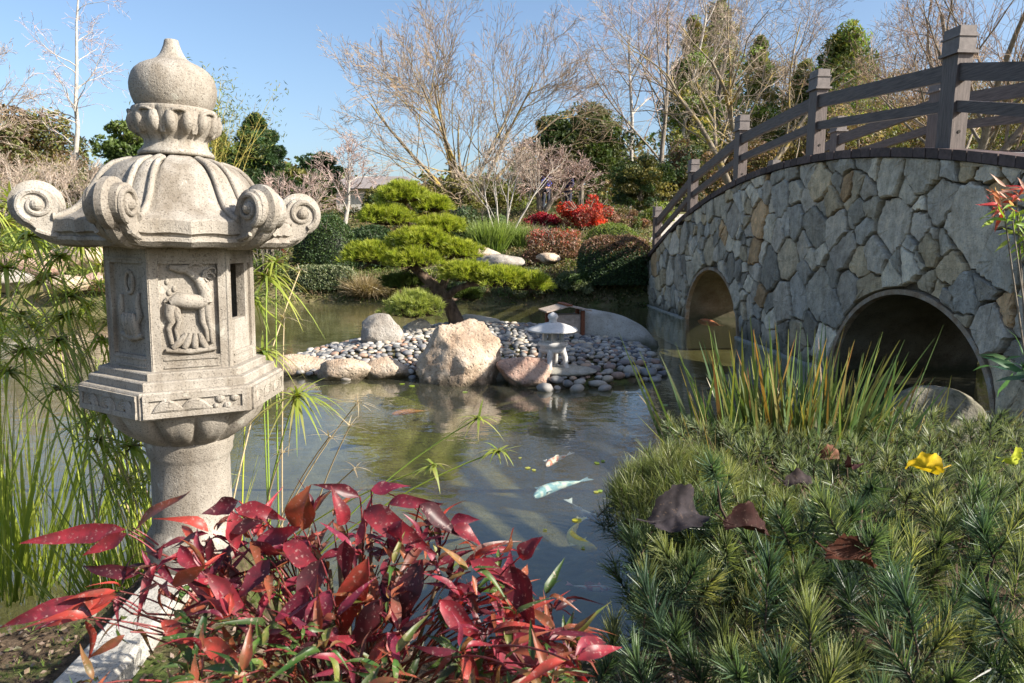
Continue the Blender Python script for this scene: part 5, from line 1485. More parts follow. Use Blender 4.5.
limb.tube([Q(444, 262, 12.7), Q(455, 254, 12.6), Q(464, 250, 12.6)], [.045, .035, .02], 7)
limb.tube([Q(425, 226, 12.7), Q(438, 214, 12.8), (Q(440, 208, 12.8))], [.035, .025, .015], 7)
limb.tube([Q(430, 236, 12.8), Q(405, 222, 12.6), Q(385, 217, 12.4)], [.04, .03, .015], 7)
limb.tube([Q(414, 268), Q(396, 260, 12.2), Q(372, 256, 12.1), Q(358, 252, 12.1)], [.055, .04, .03, .015], 7)
limb.tube([Q(434, 286), Q(424, 287, 12.2), Q(418, 294, 12.0), Q(412, 302, 11.9)], [.04, .03, .025, .015], 7)
limb.tube([Q(443, 296), Q(455, 300, 12.7), Q(468, 297, 12.9)], [.035, .028, .012], 7)
limb.build('trunk', M['bark_pine'], NP, smooth=True)
PADS = [(402, 194, 46, 22, 12.4, 0), (433, 204, 36, 19, 12.7, 0), (386, 216, 58, 22, 12.3, 0), (440, 226, 46, 17, 12.6, 0), (418, 239, 54, 20, 12.2, 0), (370, 254, 54, 23, 12.1, 0), (412, 259, 56, 22, 12.0, 0), (458, 250, 46, 20, 12.5, 0),
        (468, 273, 54, 21, 12.0, 0), (503, 277, 50, 21, 11.9, 0), (530, 283, 42, 19, 12.0, 0), (414, 306, 58, 30, 11.8, 1), (468, 295, 26, 13, 12.9, 2), (402, 282, 40, 16, 12.5, 2), (440, 242, 40, 16, 12.9, 2)]
g = np.random.default_rng(300)
for i, (px, py, wd, ht, Y, kd) in enumerate(PADS):
    c = np.array(Q(px, py, Y)); a = wd / FPX * Y / 2 * 1.02; b = ht / FPX * Y / 2 * 1.5
    nt_ = int(380 * (a / .45) ** 1.5) + 80
    d = unit(g.normal(size=(nt_, 3))); d[:, 2] = np.where(d[:, 2] < -.35, -d[:, 2], d[:, 2])
    nz = np.array([mnoise.noise(Vector(v * 1.9 + i * 3)) for v in d])
    q = d * (g.random(nt_) ** .35 * (1 + .35 * nz))[:, None] * [a, a * .8, b * .78]
    base = c + q - [0, 0, b * .15]
    nn = 16
    P = np.repeat(base, nn, 0) + g.normal(0, .01, (nt_ * nn, 3)); 
    dirs = unit(np.repeat(d * [.8, .8, .5] + [0, 0, .75], nn, 0) + g.normal(0, .55, (nt_ * nn, 3)))
    if kd == 0: c0, c1 = ((.14, .2, .02), (.2, .26, .03)), ((.46, .5, .05), (.38, .44, .05), (.55, .55, .1))
    elif kd == 1: c0, c1 = ((.18, .24, .05), (.14, .2, .04)), ((.55, .58, .18), (.46, .5, .15))
    else: c0, c1 = ((.05, .08, .02), (.07, .1, .02)), ((.1, .15, .03), (.13, .17, .04))
    mb = MB(); tc_ = np.repeat(mixcol(nt_, *c1, jit=.15), nn, 0); bc_ = np.repeat(mixcol(nt_, *c0, jit=.15), nn, 0)
    strips(mb, P, dirs, g.uniform(.07, .12, len(P)), .010, .05, 2, bc_, tc_)
    # short brown twigs inside
    k = 60; dd = unit(g.normal(size=(k, 3)) * [1, .8, .25] + [0, 0, .1])
    segs_into(mb, np.tile(c - [0, 0, b * .5], (k, 1)), c - [0, 0, b * .25] + dd * [a * .8, a * .6, b * .8], np.full(k, .012), np.full(k, .004), 4, (.09, .06, .04))
    o = mb.build('foliage_pad', M['niwaki'], NP)
    if kd == 1: o['label'] = 'loose feathery yellow-green lowest pad'

# low planting over the far bank (nobody could count it)
g = np.random.default_rng(400); n = 90000
xs = g.uniform(-18, 5.2, n); ys = 19.1 + 12 * g.random(n) ** 1.3
sd = poly_sd(np.stack([xs, ys], 1), POND); m_ = sd > -.1; xs, ys = xs[m_], ys[m_]
pn = np.array([mnoise.noise(Vector((a * .8, b * .8, 0))) for a, b in zip(xs, ys)])
zz = H(xs, ys) + g.random(len(xs)) * (.12 + .3 * np.clip(pn + .3, 0, 1))
pal = np.array([(.1, .13, .03), (.07, .1, .03), (.2, .18, .09), (.22, .15, .09), (.16, .2, .04)])
ci = np.clip(((pn + .6) * 4 + g.normal(0, .6, len(xs))).astype(int), 0, 4)
cc = pal[ci] * np.clip(1 + g.normal(0, .3, (len(xs), 1)), .3, 2)
mb = MB(); diamonds(mb, np.stack([xs, ys, zz], 1), g.uniform(.06, .14, len(xs)), cc, .4); tag(mb.build('bank_groundcover', M['leaf']), 'mixed low green and brown planting covering the far bank between the shrubs', 'ground cover', kind='stuff')

# ================================================================== foreground
# ---- umbrella sedge
def umbel(mb, P, n, L, col0, col1, g, w=.007, droop=.35, flat=.35, up=(0, 0, 1)):
    a = g.random(n) * 2 * PI; e = g.normal(flat, .28, n)
    D = np.stack([np.cos(a), np.sin(a), e], 1)
    strips(mb, np.tile(P, (n, 1)) + g.normal(0, .004, (n, 3)), D, L * g.uniform(.6, 1.2, n), w * g.uniform(.7, 1.3, n), droop * g.uniform(.3, 1.6, n), 5, mixcol(n, *col0), mixcol(n, *col1), side=np.cross(D, [0, 0, 1.]), wpow=.45)
SG0 = ((.26, .33, .04), (.34, .38, .05), (.19, .27, .04)); SG1 = ((.34, .4, .07), (.42, .43, .1), (.26, .34, .06)); STR0 = ((.42, .33, .2), (.5, .42, .28)); STR1 = ((.5, .42, .3), (.36, .27, .17))
def sedge(name, label, base, heads, seed, shoots=0, shoot_h=(.3, .8), spread=.2):
    g = np.random.default_rng(seed)
    root = thing(name, label, 'sedge', base)
    b = np.array(base)
    for (px, py, Y, dry, sz) in heads:
        hp = W(px, py, Y) - b
        s0 = np.array([g.normal(0, spread), g.normal(0, spread * .6), 0])
        bend = (hp - s0) * [1, 1, 0]
        mid = s0 + (hp - s0) * .5 - bend * .22 + np.array([0, 0, .12 * np.linalg.norm(bend)])
        t = np.linspace(0, 1, 14)[:, None]
        P = (1 - t) ** 2 * s0 + 2 * t * (1 - t) * mid + t ** 2 * hp
        st = MB(); sc = np.array(STR0[0] if dry else SG0[g.integers(0, 3)]) * g.uniform(.8, 1.2)
        st.tube(P, np.linspace(.005, .003, 14), 6, col=sc); st.build('stem', M['stalk'], root, smooth=True)
        um = MB()
        if dry: umbel(um, hp, int(16 * sz), .13 * sz, STR0, STR1, g, .005, .2, .3)
        else: umbel(um, hp, int(28 * sz + 8), .25 * sz, SG0, SG1 + STR0[:1], g, .012, .55, .25)
        if not dry:      # flower spikelets
            k = 26; d = unit(g.normal(size=(k, 3)) * [1, 1, .5]); segs_into(um, np.tile(hp, (k, 1)), hp + d * .04 * sz, np.full(k, .0012), np.full(k, .003), 3, mixcol(k, (.2, .17, .07), (.28, .22, .1)))
        um.build('umbel', M['blade'], root)
    if shoots:
        mb = MB(); n = shoots
        P = np.stack([g.normal(0, spread, n), g.normal(0, spread * .6, n), np.zeros(n)], 1)
        D = np.stack([P[:, 0] * .9 + g.normal(0, .16, n), g.normal(0, .12, n), np.ones(n)], 1)
        strips(mb, P, D, g.uniform(*shoot_h, n), g.uniform(.005, .011, n), g.uniform(0, .2, n), 6, mixcol(n, *SG0), mixcol(n, *SG1, *YELG, STR0[0]), taper=.9)
        mb.build('blades', M['blade'], root)
    return root
bx, by = X(168, 3.05, 0), 3.05
sedge('umbrella_sedge', 'tall bright green umbrella sedge growing in the water left of the large lantern', (bx, by, 0),
      [(24, 350, 2.9, 0, 1.1), (70, 296, 3.1, 0, 1.1), (44, 238, 3.3, 0, 1), (102, 266, 3.3, 0, 1.1), (6, 268, 3.0, 0, 1), (12, 204, 3.5, 0, 1.3), (58, 340, 2.8, 0, .9), (112, 322, 3.2, 0, 1), (96, 388, 3.0, 0, 1),
       (132, 446, 2.9, 0, 1), (160, 474, 2.95, 0, 1.1), (82, 246, 3.1, 0, .9), (-6, 312, 2.8, 0, 1.1), (138, 398, 3.2, 0, 1), (128, 290, 3.4, 0, .9), (36, 300, 3.1, 1, 1), (76, 330, 3.0, 1, 1), (118, 352, 3.1, 1, .8), (56, 262, 3.2, 1, 1), (98, 440, 2.9, 0, .7),
       (150, 420, 3.1, 0, .8), (20, 316, 3.1, 0, .9), (88, 306, 3.3, 0, .9)] + [(px_, py_, 3.0 + .05 * (i_ % 7), i_ % 4 == 3, .9) for i_, (px_, py_) in enumerate([(30, 236), (60, 256), (94, 232), (10, 296), (48, 276), (118, 306), (34, 326), (80, 360), (104, 340), (8, 372), (60, 388), (124, 372), (146, 350), (90, 420), (112, 412), (150, 450), (126, 480), (100, 284), (66, 316)])], 500, shoots=260, shoot_h=(.35, 1.1), spread=.17)
bx2 = X(-30, 3.3, 0)
sedge('umbrella_sedge', 'umbrella sedge clump at the left picture edge with arching yellow-green blades', (bx2, 3.5, 0),
      [(-20, 200, 3.2, 0, 1.4), (2, 222, 3.4, 0, 1.3), (-8, 246, 3.2, 0, 1.2), (28, 256, 3.5, 0, 1.1), (-14, 342, 3.2, 0, 1.1), (16, 290, 3.6, 1, 1), (44, 318, 3.7, 0, 1), (-4, 330, 3.5, 0, 1.2), (60, 350, 3.8, 0, .8)], 501, shoots=160, shoot_h=(.6, 1.5), spread=.2)
bx3 = X(248, 3.1, 0)
sedge('umbrella_sedge', 'sparse umbrella sedge right of the large lantern with long arching stems over the water', (bx3, 3.1, 0),
      [(296, 396, 2.75, 0, 1.0), (266, 276, 3.3, 0, 1.1), (284, 318, 3.4, 1, 1.2), (252, 300, 3.4, 0, 1), (330, 436, 2.6, 1, .7), (350, 426, 2.7, 1, .8), (358, 402, 2.9, 1, .9), (478, 418, 3.2, 0, .5), (497, 451, 2.8, 0, .45), (433, 466, 2.7, 0, .38), (282, 452, 2.8, 1, .7), (355, 468, 2.6, 1, .6), (262, 352, 3.3, 0, .9), (300, 270, 3.5, 1, .8), (276, 262, 3.4, 0, .9)],
      502, shoots=90, shoot_h=(.25, .6), spread=.1)

# ---- red nandina in front of the lantern
g = np.random.default_rng(600)
rootp = np.array([X(352, 1.55, .6), 1.55, .58])
ND = thing('red_nandina', 'glossy red and maroon leafed shrub filling the bottom left foreground before the large lantern', 'shrub', rootp)
REDC = np.array([(.28, .028, .04), (.4, .055, .04), (.2, .022, .045), (.12, .016, .026), (.3, .08, .04), (.27, .03, .05), (.08, .015, .02), (.17, .05, .035)])
GRC = np.array([(.06, .1, .02), (.1, .14, .03), (.17, .16, .04), (.17, .08, .03), (.26, .12, .04), (.05, .08, .02), (.05, .07, .02)])
stems = MB(); ksP = []; ksD = []
def arc(mb, a, b, r0, r1, sag=.1, n=8, col=(.2, .04, .04), sides=5):
    a = np.array(a); b = np.array(b); t = np.linspace(0, 1, n)[:, None]
    m_ = (a + b) / 2 + np.array([0, 0, sag * np.linalg.norm(b - a)])
    mb.tube((1 - t) ** 2 * a + 2 * t * (1 - t) * m_ + t ** 2 * b, np.linspace(r0, r1, n), sides, col=col, cap=False)
# key leaves read off the photograph: base px, tip px, width px, depth, colour index, droop
KEY = [(128, 530, 27, 537, 25, 1.5, 0, .12), (133, 528, 186, 492, 19, 1.5, 4, -.15), (128, 534, 85, 554, 19, 1.48, 0, .1), (113, 598, 38, 632, 21, 1.4, 1, .15), (102, 597, 0, 618, 24, 1.42, 5, .05), (119, 597, 56, 614, 18, 1.4, 1, .1),
       (140, 573, 85, 572, 18, 1.45, 3, .35), (239, 501, 206, 512, 24, 1.6, 3, -.5), (235, 508, 283, 522, 24, 1.55, 0, .2), (232, 511, 240, 556, 24, 1.5, 0, -.1), (293, 532, 306, 484, 30, 1.5, 4, .08), (252, 545, 305, 556, 26, 1.5, 3, -.4), (258, 540, 300, 530, 22, 1.5, 5, -.3),
       (208, 573, 257, 628, 25, 1.35, 0, .15), (160, 620, 203, 650, 20, 1.3, 1, .3), (307, 586, 272, 660, 30, 1.3, 2, .15), (360, 497, 318, 479, 15, 1.6, 3, .35), (371, 490, 408, 486, 19, 1.6, 2, .4), (364, 511, 430, 550, 32, 1.5, 0, .5), (303, 530, 306, 486, 32, 1.55, 4, .1),
       (346, 525, 330, 490, 22, 1.5, 0, .3), (368, 557, 325, 653, 38, 1.35, 1, -.1), (389, 504, 441, 504, 17, 1.55, 5, .25), (453, 525, 487, 548, 22, 1.5, 0, .4), (450, 522, 478, 520, 18, 1.52, 2, .3), (503, 554, 510, 529, 20, 1.45, 4, .2), (520, 557, 541, 536, 24, 1.45, 0, .3),
       (510, 565, 533, 634, 38, 1.35, 3, -.25), (506, 634, 583, 675, 46, 1.25, 5, .1), (492, 640, 548, 690, 44, 1.2, 5, .1), (549, 640, 578, 676, 24, 1.25, 4, -.2), (321, 560, 300, 610, 34, 1.35, 6, .2), (420, 560, 400, 640, 40, 1.35, 6, .1), (330, 590, 306, 640, 30, 1.3, 2, .1),
       (200, 640, 250, 668, 26, 1.2, 1, .3), (270, 560, 240, 600, 26, 1.4, 3, .3), (420, 505, 455, 535, 24, 1.5, 6, .4), (470, 560, 520, 590, 26, 1.4, 0, .4), (402, 520, 392, 560, 26, 1.45, 2, .2), (345, 540, 350, 580, 26, 1.4, 3, .1), (176, 585, 210, 560, 20, 1.4, 4, .3),
       (180, 545, 204, 575, 20, 1.5, 5, .3), (230, 530, 262, 520, 22, 1.5, 6, .4), (285, 545, 330, 575, 28, 1.4, 0, .4), (440, 600, 480, 640, 30, 1.25, 0, .3), (380, 600, 350, 660, 30, 1.25, 6, .2)]
Pk, Dk, Nk, Lk, Wk, Ck, Rk = [], [], [], [], [], [], []
for bxp, byp, txp, typ, wpx, Y, ci, dr in KEY:
    a = W(bxp, byp, Y); b = W(txp, typ, Y - g.uniform(-.03, .05))
    d = b - a; L = np.linalg.norm(d); n_ = np.array([g.normal(0, .25), -.75, .6 + g.normal(0, .2)])
    n_ = n_ - d * (n_ @ d) / (d @ d); n_ = unit(n_)
    if abs(d[0]) > .4 * L and n_[2] < 0: n_ = -n_
    d2 = d + n_ * dr * L * .9
    Pk.append(a - rootp); Dk.append(d2); Nk.append(n_); Lk.append(L * 1.02); Wk.append(wpx / FPX * Y * .82); Ck.append(REDC[ci] * g.uniform(.85, 1.15)); Rk.append(dr)
    hub = a + np.array([(352 - bxp) / 700 * .14, .02, -.05])
    arc(stems, a - rootp, hub - rootp, .0018, .0022, .1, 5, (.3, .05, .06))
    if g.random() < .6:
        tgt = np.array([g.normal(0, .05), g.normal(0, .05), g.uniform(.02, .2)])
        arc(stems, hub - rootp, tgt, .0025, .004, .2, 10, (.26, .06, .05))
mb = MB(); broad(mb, np.array(Pk), np.array(Dk), np.array(Nk), np.array(Lk), np.array(Wk), np.array(Rk) * .9, .28, g.normal(0, .06, len(Pk)), np.array(Ck), np.array(Ck) * .9, 9)
mb.build('large_leaves', M['redleaf'], ND, smooth=True)
# the mass of smaller leaves in whorls
topx = [30, 90, 140, 190, 240, 300, 370, 430, 480, 530, 570, 590]; topy = [628, 600, 560, 530, 520, 505, 492, 515, 540, 570, 620, 660]
mb = MB(); mg = MB()
for i in range(240):
    px = g.uniform(60, 575); t = np.interp(px, topx, topy)
    row = t + 8 + (720 - t) * g.random() ** 1.1
    Y = 1.72 - .62 * (row - 490) / 210 + g.normal(0, .06)
    hub = W(px, row, max(Y, .95))
    if hub[2] < .6: continue
    if px < 175 and row > 585 and g.random() < .75: continue
    rel = (row - t) / (700 - t)
    k = g.integers(3, 8)
    out = unit(np.array([(px - 350) / 260, -.5 + g.normal(0, .5), .7]))
    D = unit(out * .45 + unit(g.normal(size=(k, 3))) * .9 + [0, 0, .15])
    N = unit(np.tile([0, -.35, 1.], (k, 1)) + g.normal(0, .3, (k, 3)))
    green = g.random() < (.1 + .95 * rel)
    pal = GRC if green else REDC
    C = pal[g.integers(0, len(pal), k)] * g.uniform(.75, 1.25, (k, 1))
    if green: C[g.random(k) < .25] = REDC[4]
    L = g.uniform(.04, .1, k) * (1 if not green else .75)
    broad(mg if green else mb, np.tile(hub - rootp, (k, 1)) + D * .01, D, N, L, L * g.uniform(.2, .28, k), g.uniform(.2, 1.3, k), g.uniform(.1, .6, k), g.normal(0, .2, k), C, C * g.uniform(.6, 1.3, (k, 1)), 7)
    arc(stems, hub - rootp, (hub - rootp) * [.75, .75, 1] - [0, 0, .07], .0016, .0022, .1, 5, (.28, .05, .05))
    if i % 3 == 0:
        arc(stems, (hub - rootp) * [.75, .75, 1] - [0, 0, .07], np.array([g.normal(0, .07), g.normal(0, .06), g.uniform(0, .12)]), .0022, .0045, .18, 9, (.22, .06, .04))
mb.build('red_leaves', M['redleaf'], ND, smooth=True); mg.build('green_leaves', M['redleaf'], ND, smooth=True)
# woody canes
for (px, py, Y, r0) in [(342, 560, 1.5, .016), (372, 540, 1.52, .007), (360, 545, 1.5, .006), (330, 570, 1.5, .006), (385, 560, 1.5, .006), (250, 575, 1.6, .006), (440, 575, 1.45, .006), (300, 560, 1.55, .007)]:
    e = W(px, py, Y) - rootp
    arc(stems, np.array([e[0] * .25 + g.normal(0, .02), g.normal(0, .02), 0]), e, r0, r0 * .7, .05, 9, (.26, .18, .12), 8)
stems.build('stems', M['redleaf'], ND, smooth=True)

# ---- needled pine shrubs, right foreground
def pine(name, label, region_fn, N_, seed, nl, ztop, cols0, cols1, nn=70, w=.0022, under=.35, zj=.03, sl=(.07, .13)):
    g = np.random.default_rng(seed)
    pts = []; grid_ = {}; r_ = .05
    tries = 0
    while len(pts) < N_ and tries < N_ * 40:
        tries += 1
        p = region_fn(g)
        if p is None: continue
        x, y, rr_ = p; key = (int(x / rr_), int(y / rr_)); ok = True
        for a in (-1, 0, 1):
            for b in (-1, 0, 1):
                for q in grid_.get((key[0] + a, key[1] + b), ()):
                    if (q[0] - x) ** 2 + (q[1] - y) ** 2 < rr_ * rr_: ok = False
        if ok: grid_.setdefault(key, []).append((x, y)); pts.append((x, y))
    pts = np.array(pts); n = len(pts)
    cx_, cy_ = pts[:, 0].mean(), pts[:, 1].mean()
    z = np.array([ztop(x, y) for x, y in pts]) + g.normal(0, zj, n)
    root = thing(name, label, 'pine shrub', (cx_, cy_, .55))
    o = np.array([cx_, cy_, .55])
    S = np.c_[pts, z]
    lean = np.stack([g.normal(0, .38, n) + (pts[:, 0] - cx_) * .3, g.normal(-.12, .36, n), np.ones(n)], 1)
    # shoots along which the needles sit
    D = unit(lean); SL_ = g.uniform(*sl, n)
    t = g.random((n, nn)) ** .8
    base = S[:, None] - D[:, None] * (SL_[:, None] * (1 - t))[..., None]
    A = perp(np.repeat(D, nn, 0)).reshape(n, nn, 3)
    dirs = unit(A * (1.1 - .6 * t)[..., None] + D[:, None] * (.45 + .7 * t)[..., None] + g.normal(0, .08, (n, nn, 3)))
    P = (base.reshape(-1, 3) - o); Dd = dirs.reshape(-1, 3)
    sc = mixcol(n, *cols0, jit=.2); tcx = mixcol(n, *cols1, jit=.2)
    m = len(P)
    c0 = np.repeat(sc, nn, 0) * g.uniform(.7, 1.3, (m, 1)); c1 = np.repeat(tcx, nn, 0) * g.uniform(.7, 1.3, (m, 1))
    mb = MB(); strips(mb, P, Dd, nl * g.uniform(.7, 1.2, m), w, g.uniform(-.02, .1, m), 2, c0, c1, taper=.8)
    # deeper needles below, darkened colours standing in for shade in the gaps
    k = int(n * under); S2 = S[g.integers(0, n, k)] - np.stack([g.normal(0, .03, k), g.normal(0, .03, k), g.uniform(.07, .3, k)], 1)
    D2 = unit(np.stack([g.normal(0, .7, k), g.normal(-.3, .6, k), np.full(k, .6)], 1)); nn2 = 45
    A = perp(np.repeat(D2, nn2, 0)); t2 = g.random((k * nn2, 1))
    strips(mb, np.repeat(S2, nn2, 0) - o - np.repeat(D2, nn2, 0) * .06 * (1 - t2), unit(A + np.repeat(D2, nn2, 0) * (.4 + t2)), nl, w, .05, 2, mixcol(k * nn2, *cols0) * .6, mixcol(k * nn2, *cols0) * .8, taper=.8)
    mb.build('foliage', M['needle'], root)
    # buds and branches
    br = MB()
    segs_into(br, S - D * SL_[:, None] - o, S - o - D * .004, np.full(n, .0028), np.full(n, .0022), 5, mixcol(n, (.2, .13, .07), (.13, .08, .05)))
    segs_into(br, S - o - D * .006, S - o + D * .012, np.full(n, .004), np.full(n, .0012), 5, mixcol(n, (.28, .14, .07), (.2, .1, .05)))
    for i in range(0, n, 4):
        a = S[i] - D[i] * SL_[i] - o; b = np.array([a[0] * .6, a[1] * .6, 0.0 + .05])
        br.tube([a, a * [.96, .96, 1] - [0, 0, .08], (a + b) / 2 + [g.normal(0, .05), g.normal(0, .05), 0], b], [.003, .005, .008, .012], 6, col=(.12, .08, .055), cap=False)
    br.build('branches', M['bark_pine'], root)
    return root
def ztop_main(x, y):
    b = 1.03 - .045 * (y - 1.1) + .035 * math.sin(x * 5 + y * 3) + .025 * math.sin(y * 9 + x * 2)
    left = x - (.19 + .13 * (y - 1.1)); b -= .30 * max(0, 1 - left / .22) ** 2
    if y > 2.9: b -= .1 * (y - 2.9)
    return b
def reg_main(g):
    y = 1.0 + 1.35 * g.random() ** 1.25 ; x = g.uniform(.16, .80 * y + .15)
    if x < .17 + .13 * (y - 1.1): return None
    return x, y, .086 + .012 * (y - 1)
def reg_back(g):
    y = g.uniform(2.3, 3.75); x = g.uniform(.62, .85 * y + .1)
    if x < .62 + .12 * (y - 2.2): return None
    return x, y, .072
def reg_left(g):
    a = g.uniform(0, 2 * PI); q = math.sqrt(g.random()); x = .74 + .33 * q * math.cos(a); y = 2.62 + .55 * q * math.sin(a)
    return x, y, .036
NC0 = ((.018, .04, .024), (.03, .06, .034), (.04, .07, .035)); NC1 = ((.14, .22, .11), (.27, .32, .13), (.09, .16, .09), (.44, .44, .18))  # bases darkened for shade between shoots, tips brightened as if sunlit
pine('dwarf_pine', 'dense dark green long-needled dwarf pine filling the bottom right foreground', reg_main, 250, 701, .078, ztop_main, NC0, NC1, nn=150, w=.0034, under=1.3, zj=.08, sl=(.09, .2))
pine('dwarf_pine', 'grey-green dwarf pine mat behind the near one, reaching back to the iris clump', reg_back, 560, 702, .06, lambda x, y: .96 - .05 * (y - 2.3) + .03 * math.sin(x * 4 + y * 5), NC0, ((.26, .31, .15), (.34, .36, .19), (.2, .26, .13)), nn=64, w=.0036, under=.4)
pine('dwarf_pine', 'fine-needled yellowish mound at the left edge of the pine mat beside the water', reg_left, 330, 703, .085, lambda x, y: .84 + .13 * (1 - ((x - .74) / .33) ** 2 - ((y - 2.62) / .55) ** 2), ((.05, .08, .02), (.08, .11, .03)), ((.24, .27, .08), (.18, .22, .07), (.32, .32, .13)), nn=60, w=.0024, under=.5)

# ---- iris / sedge behind the pine
def blades(name, label, px, Y, z, n, hmin, hmax, sx_, sy_, w_, c0, c1, seed, lean=.25, droop=.2, cat='iris'):
    g = np.random.default_rng(seed); x = X(px, Y, z)
    P = np.stack([g.normal(0, sx_, n), g.normal(0, sy_, n), np.zeros(n)], 1)
    D = np.stack([P[:, 0] / sx_ * lean * .6 + g.normal(0, lean * .55, n), g.normal(0, lean * .6, n), np.ones(n)], 1)
    mb = MB(); strips(mb, P, D, g.uniform(hmin, hmax, n), w_ * g.uniform(.6, 1.25, n), droop * np.abs(g.normal(0, 1, n)), 8, mixcol(n, *c0), mixcol(n, *c1), side=np.stack([np.ones(n), g.normal(0, .8, n), g.normal(0, .1, n)], 1), wpow=.35)
    o = mb.build(name, M['blade'], None); o.location = (x, Y, z)
    return tag(o, label, cat)
IR0 = ((.05, .1, .03), (.08, .14, .04), (.04, .08, .04)); IR1 = ((.1, .17, .05), (.16, .22, .06), (.08, .14, .06), (.3, .28, .06), (.36, .16, .05))
blades('iris_clump', 'tall clump of green iris blades with some orange tips in front of the bridge', 782, 3.7, .6, 330, .4, .92, .22, .13, .02, IR0, IR1, 801, lean=.24)
blades('iris_clump', 'shorter yellowing sedge and iris blades between the tall clump and the boulder', 868, 3.9, .58, 260, .25, .62, .2, .1, .010, ((.12, .16, .04), (.2, .16, .05)), ((.3, .3, .07), (.38, .22, .07), (.2, .25, .06), (.42, .34, .16)), 802, lean=.32, droop=.45, cat='sedge')
blades('iris_clump', 'few thin pale blades arching left over the pine mound', 716, 3.3, .7, 26, .3, .55, .06, .05, .008, ((.2, .2, .08),), ((.42, .36, .2), (.3, .32, .1), (.4, .25, .12)), 803, lean=.55, droop=.5, cat='sedge')

blades('umbrella_sedge', 'broad arching yellow-green blades of a waterside clump at the far left behind the sedge stems', 30, 3.7, .0, 60, .9, 1.75, .22, .14, .02, SG0, SG1, 804, lean=.42, droop=.32, cat='sedge')
blades('umbrella_sedge', 'short dense bright green shoots at the foot of the large lantern on its water side', 138, 3.1, .0, 150, .35, .85, .1, .08, .014, SG0, SG1, 805, lean=.3, droop=.25, cat='sedge')
# ---- sprig entering at the right edge
g = np.random.default_rng(820)
x0, y0 = 1.98, 2.35
SP = thing('nandina_sprig', 'red and lime green leafed bamboo-like bush poking in at the right edge before the bridge', 'shrub', (x0, y0, .58))
o_ = np.array([x0, y0, .58]); st = MB(); lf = MB()
heads = [(1003, 205, 2.3, 1), (1016, 190, 2.3, 1), (1012, 218, 2.25, 0), (1022, 232, 2.3, 0), (1030, 205, 2.3, 0), (1040, 240, 2.3, 0), (1045, 190, 2.3, 1), (1024, 370, 2.4, 2), (1050, 300, 2.3, 0)]
for px, py, Y, kd in heads:
    h = W(px, py, Y) - o_; arc(st, (g.normal(0, .03), g.normal(0, .03), 0), h, .006, .002, -.05, 9, (.2, .1, .06), 6)
    k = 15; D = unit(g.normal(size=(k, 3)) + [-.5, 0, .1]); pal = np.array([[(.5, .08, .05), (.55, .2, .08), (.5, .03, .03), (.6, .35, .25)], [(.3, .4, .05), (.22, .34, .04), (.36, .42, .08), (.25, .36, .05)], [(.06, .14, .08), (.08, .17, .08), (.06, .12, .07), (.08, .15, .05)]][0 if kd == 1 else (1 if kd == 0 else 2)])
    C = pal[g.integers(0, 4, k)]; L = g.uniform(.05, .085, k) * (1 if kd < 2 else 1.8)
    broad(lf, np.tile(h, (k, 1)) + g.normal(0, .02, (k, 3)), D, unit(g.normal(size=(k, 3)) * .4 + [0, -.4, 1]), L, L * .2, .2, .2, 0, C, C, 5)
st.build('stems', M['bark'], SP, smooth=True); lf.build('leaves', M['leaf'], SP, smooth=True)

# ---- fallen leaves
def fallen(label, px, py, Y, wpx, col, mat, seed, tilt=(.3, .1), rotz=0., curl=.35, lobes=5, asp=1.0, cat='fallen leaf', name='fallen_leaf', z=None, stalk=True):
    g = np.random.default_rng(seed); p = W(px, py, Y)
    if z is not None: p = np.array([X(px, Y, z), Y, z])
    r = wpx / FPX * Y / 2; nA, nR = 60, 9; V = []; C = []
    so_ = Vector((seed * 3.7, 1.3, 0))
    for i in range(nA):
        a = 2 * PI * i / nA
        if lobes >= 5:
            e = .42 + .58 * abs(math.cos(a * lobes / 2)) ** 2.2 + .05 * math.sin(a * 23)
            if abs(a - PI) < .35: e *= .45
        else:
            e = (.92 + .1 * math.cos(a)) * (1 + .05 * math.sin(a * 9 + seed) + .03 * math.sin(a * 21))
        for j in range(nR):
            q = e * (j / (nR - 1)); x_ = r * q * math.cos(a); y_ = r * asp * q * math.sin(a)
            nz = mnoise.noise(Vector((x_ / r * 1.4, y_ / r * 1.4, 0)) + so_); n2 = mnoise.noise(Vector((x_ / r * 4, y_ / r * 4, 0)) + so_)
            zz = r * (curl * 1.5 * (abs(y_ / r) ** 1.6 * 1.5 - .35 * (x_ / r) ** 2) + .38 * nz * (.3 + q) + .08 * n2)
            V.append((x_, y_, zz)); C.append(np.array(col) * (1 + .5 * nz) * (.82 if abs(y_) < .03 * r else 1))
    F = [(i * nR + j, ((i + 1) % nA) * nR + j, ((i + 1) % nA) * nR + j + 1, i * nR + j + 1) for i in range(nA) for j in range(nR - 1)]
    mb = MB().add(V, F, np.array(C)); 
    o = mb.build(name, M[mat], None, smooth=True)
    if stalk:
        s_ = MB().tube([(-.55 * r, 0, 0), (-.9 * r, .05 * r, .05 * r), (-1.35 * r, .2 * r, .25 * r)], .0022 if r > .03 else .001, 6, col=np.array(col) * .8); s_.build('stalk', M[mat], o)
    o.location = tuple(float(v) for v in p); o.rotation_euler = (tilt[0], tilt[1], rotz)
    return tag(o, label, cat)
fallen('large dark grey-brown curled dead leaf lying on the left part of the pine', 676, 516, 1.75, 70, (.045, .038, .042), 'deadleaf', 1, (.75, -.15), .35, .6, 3, .72)
fallen('dark reddish dead leaf half sunk in the pine right of the large grey one', 746, 526, 1.76, 56, (.035, .014, .012), 'deadleaf', 2, (.5, .2), .2, .5, 4, .7)
fallen('brown curled dead leaf in the centre of the pine with a glossy red-brown tip', 850, 556, 1.56, 62, (.08, .028, .016), 'deadleaf', 3, (.55, .2), .1, .5, 4, .6)
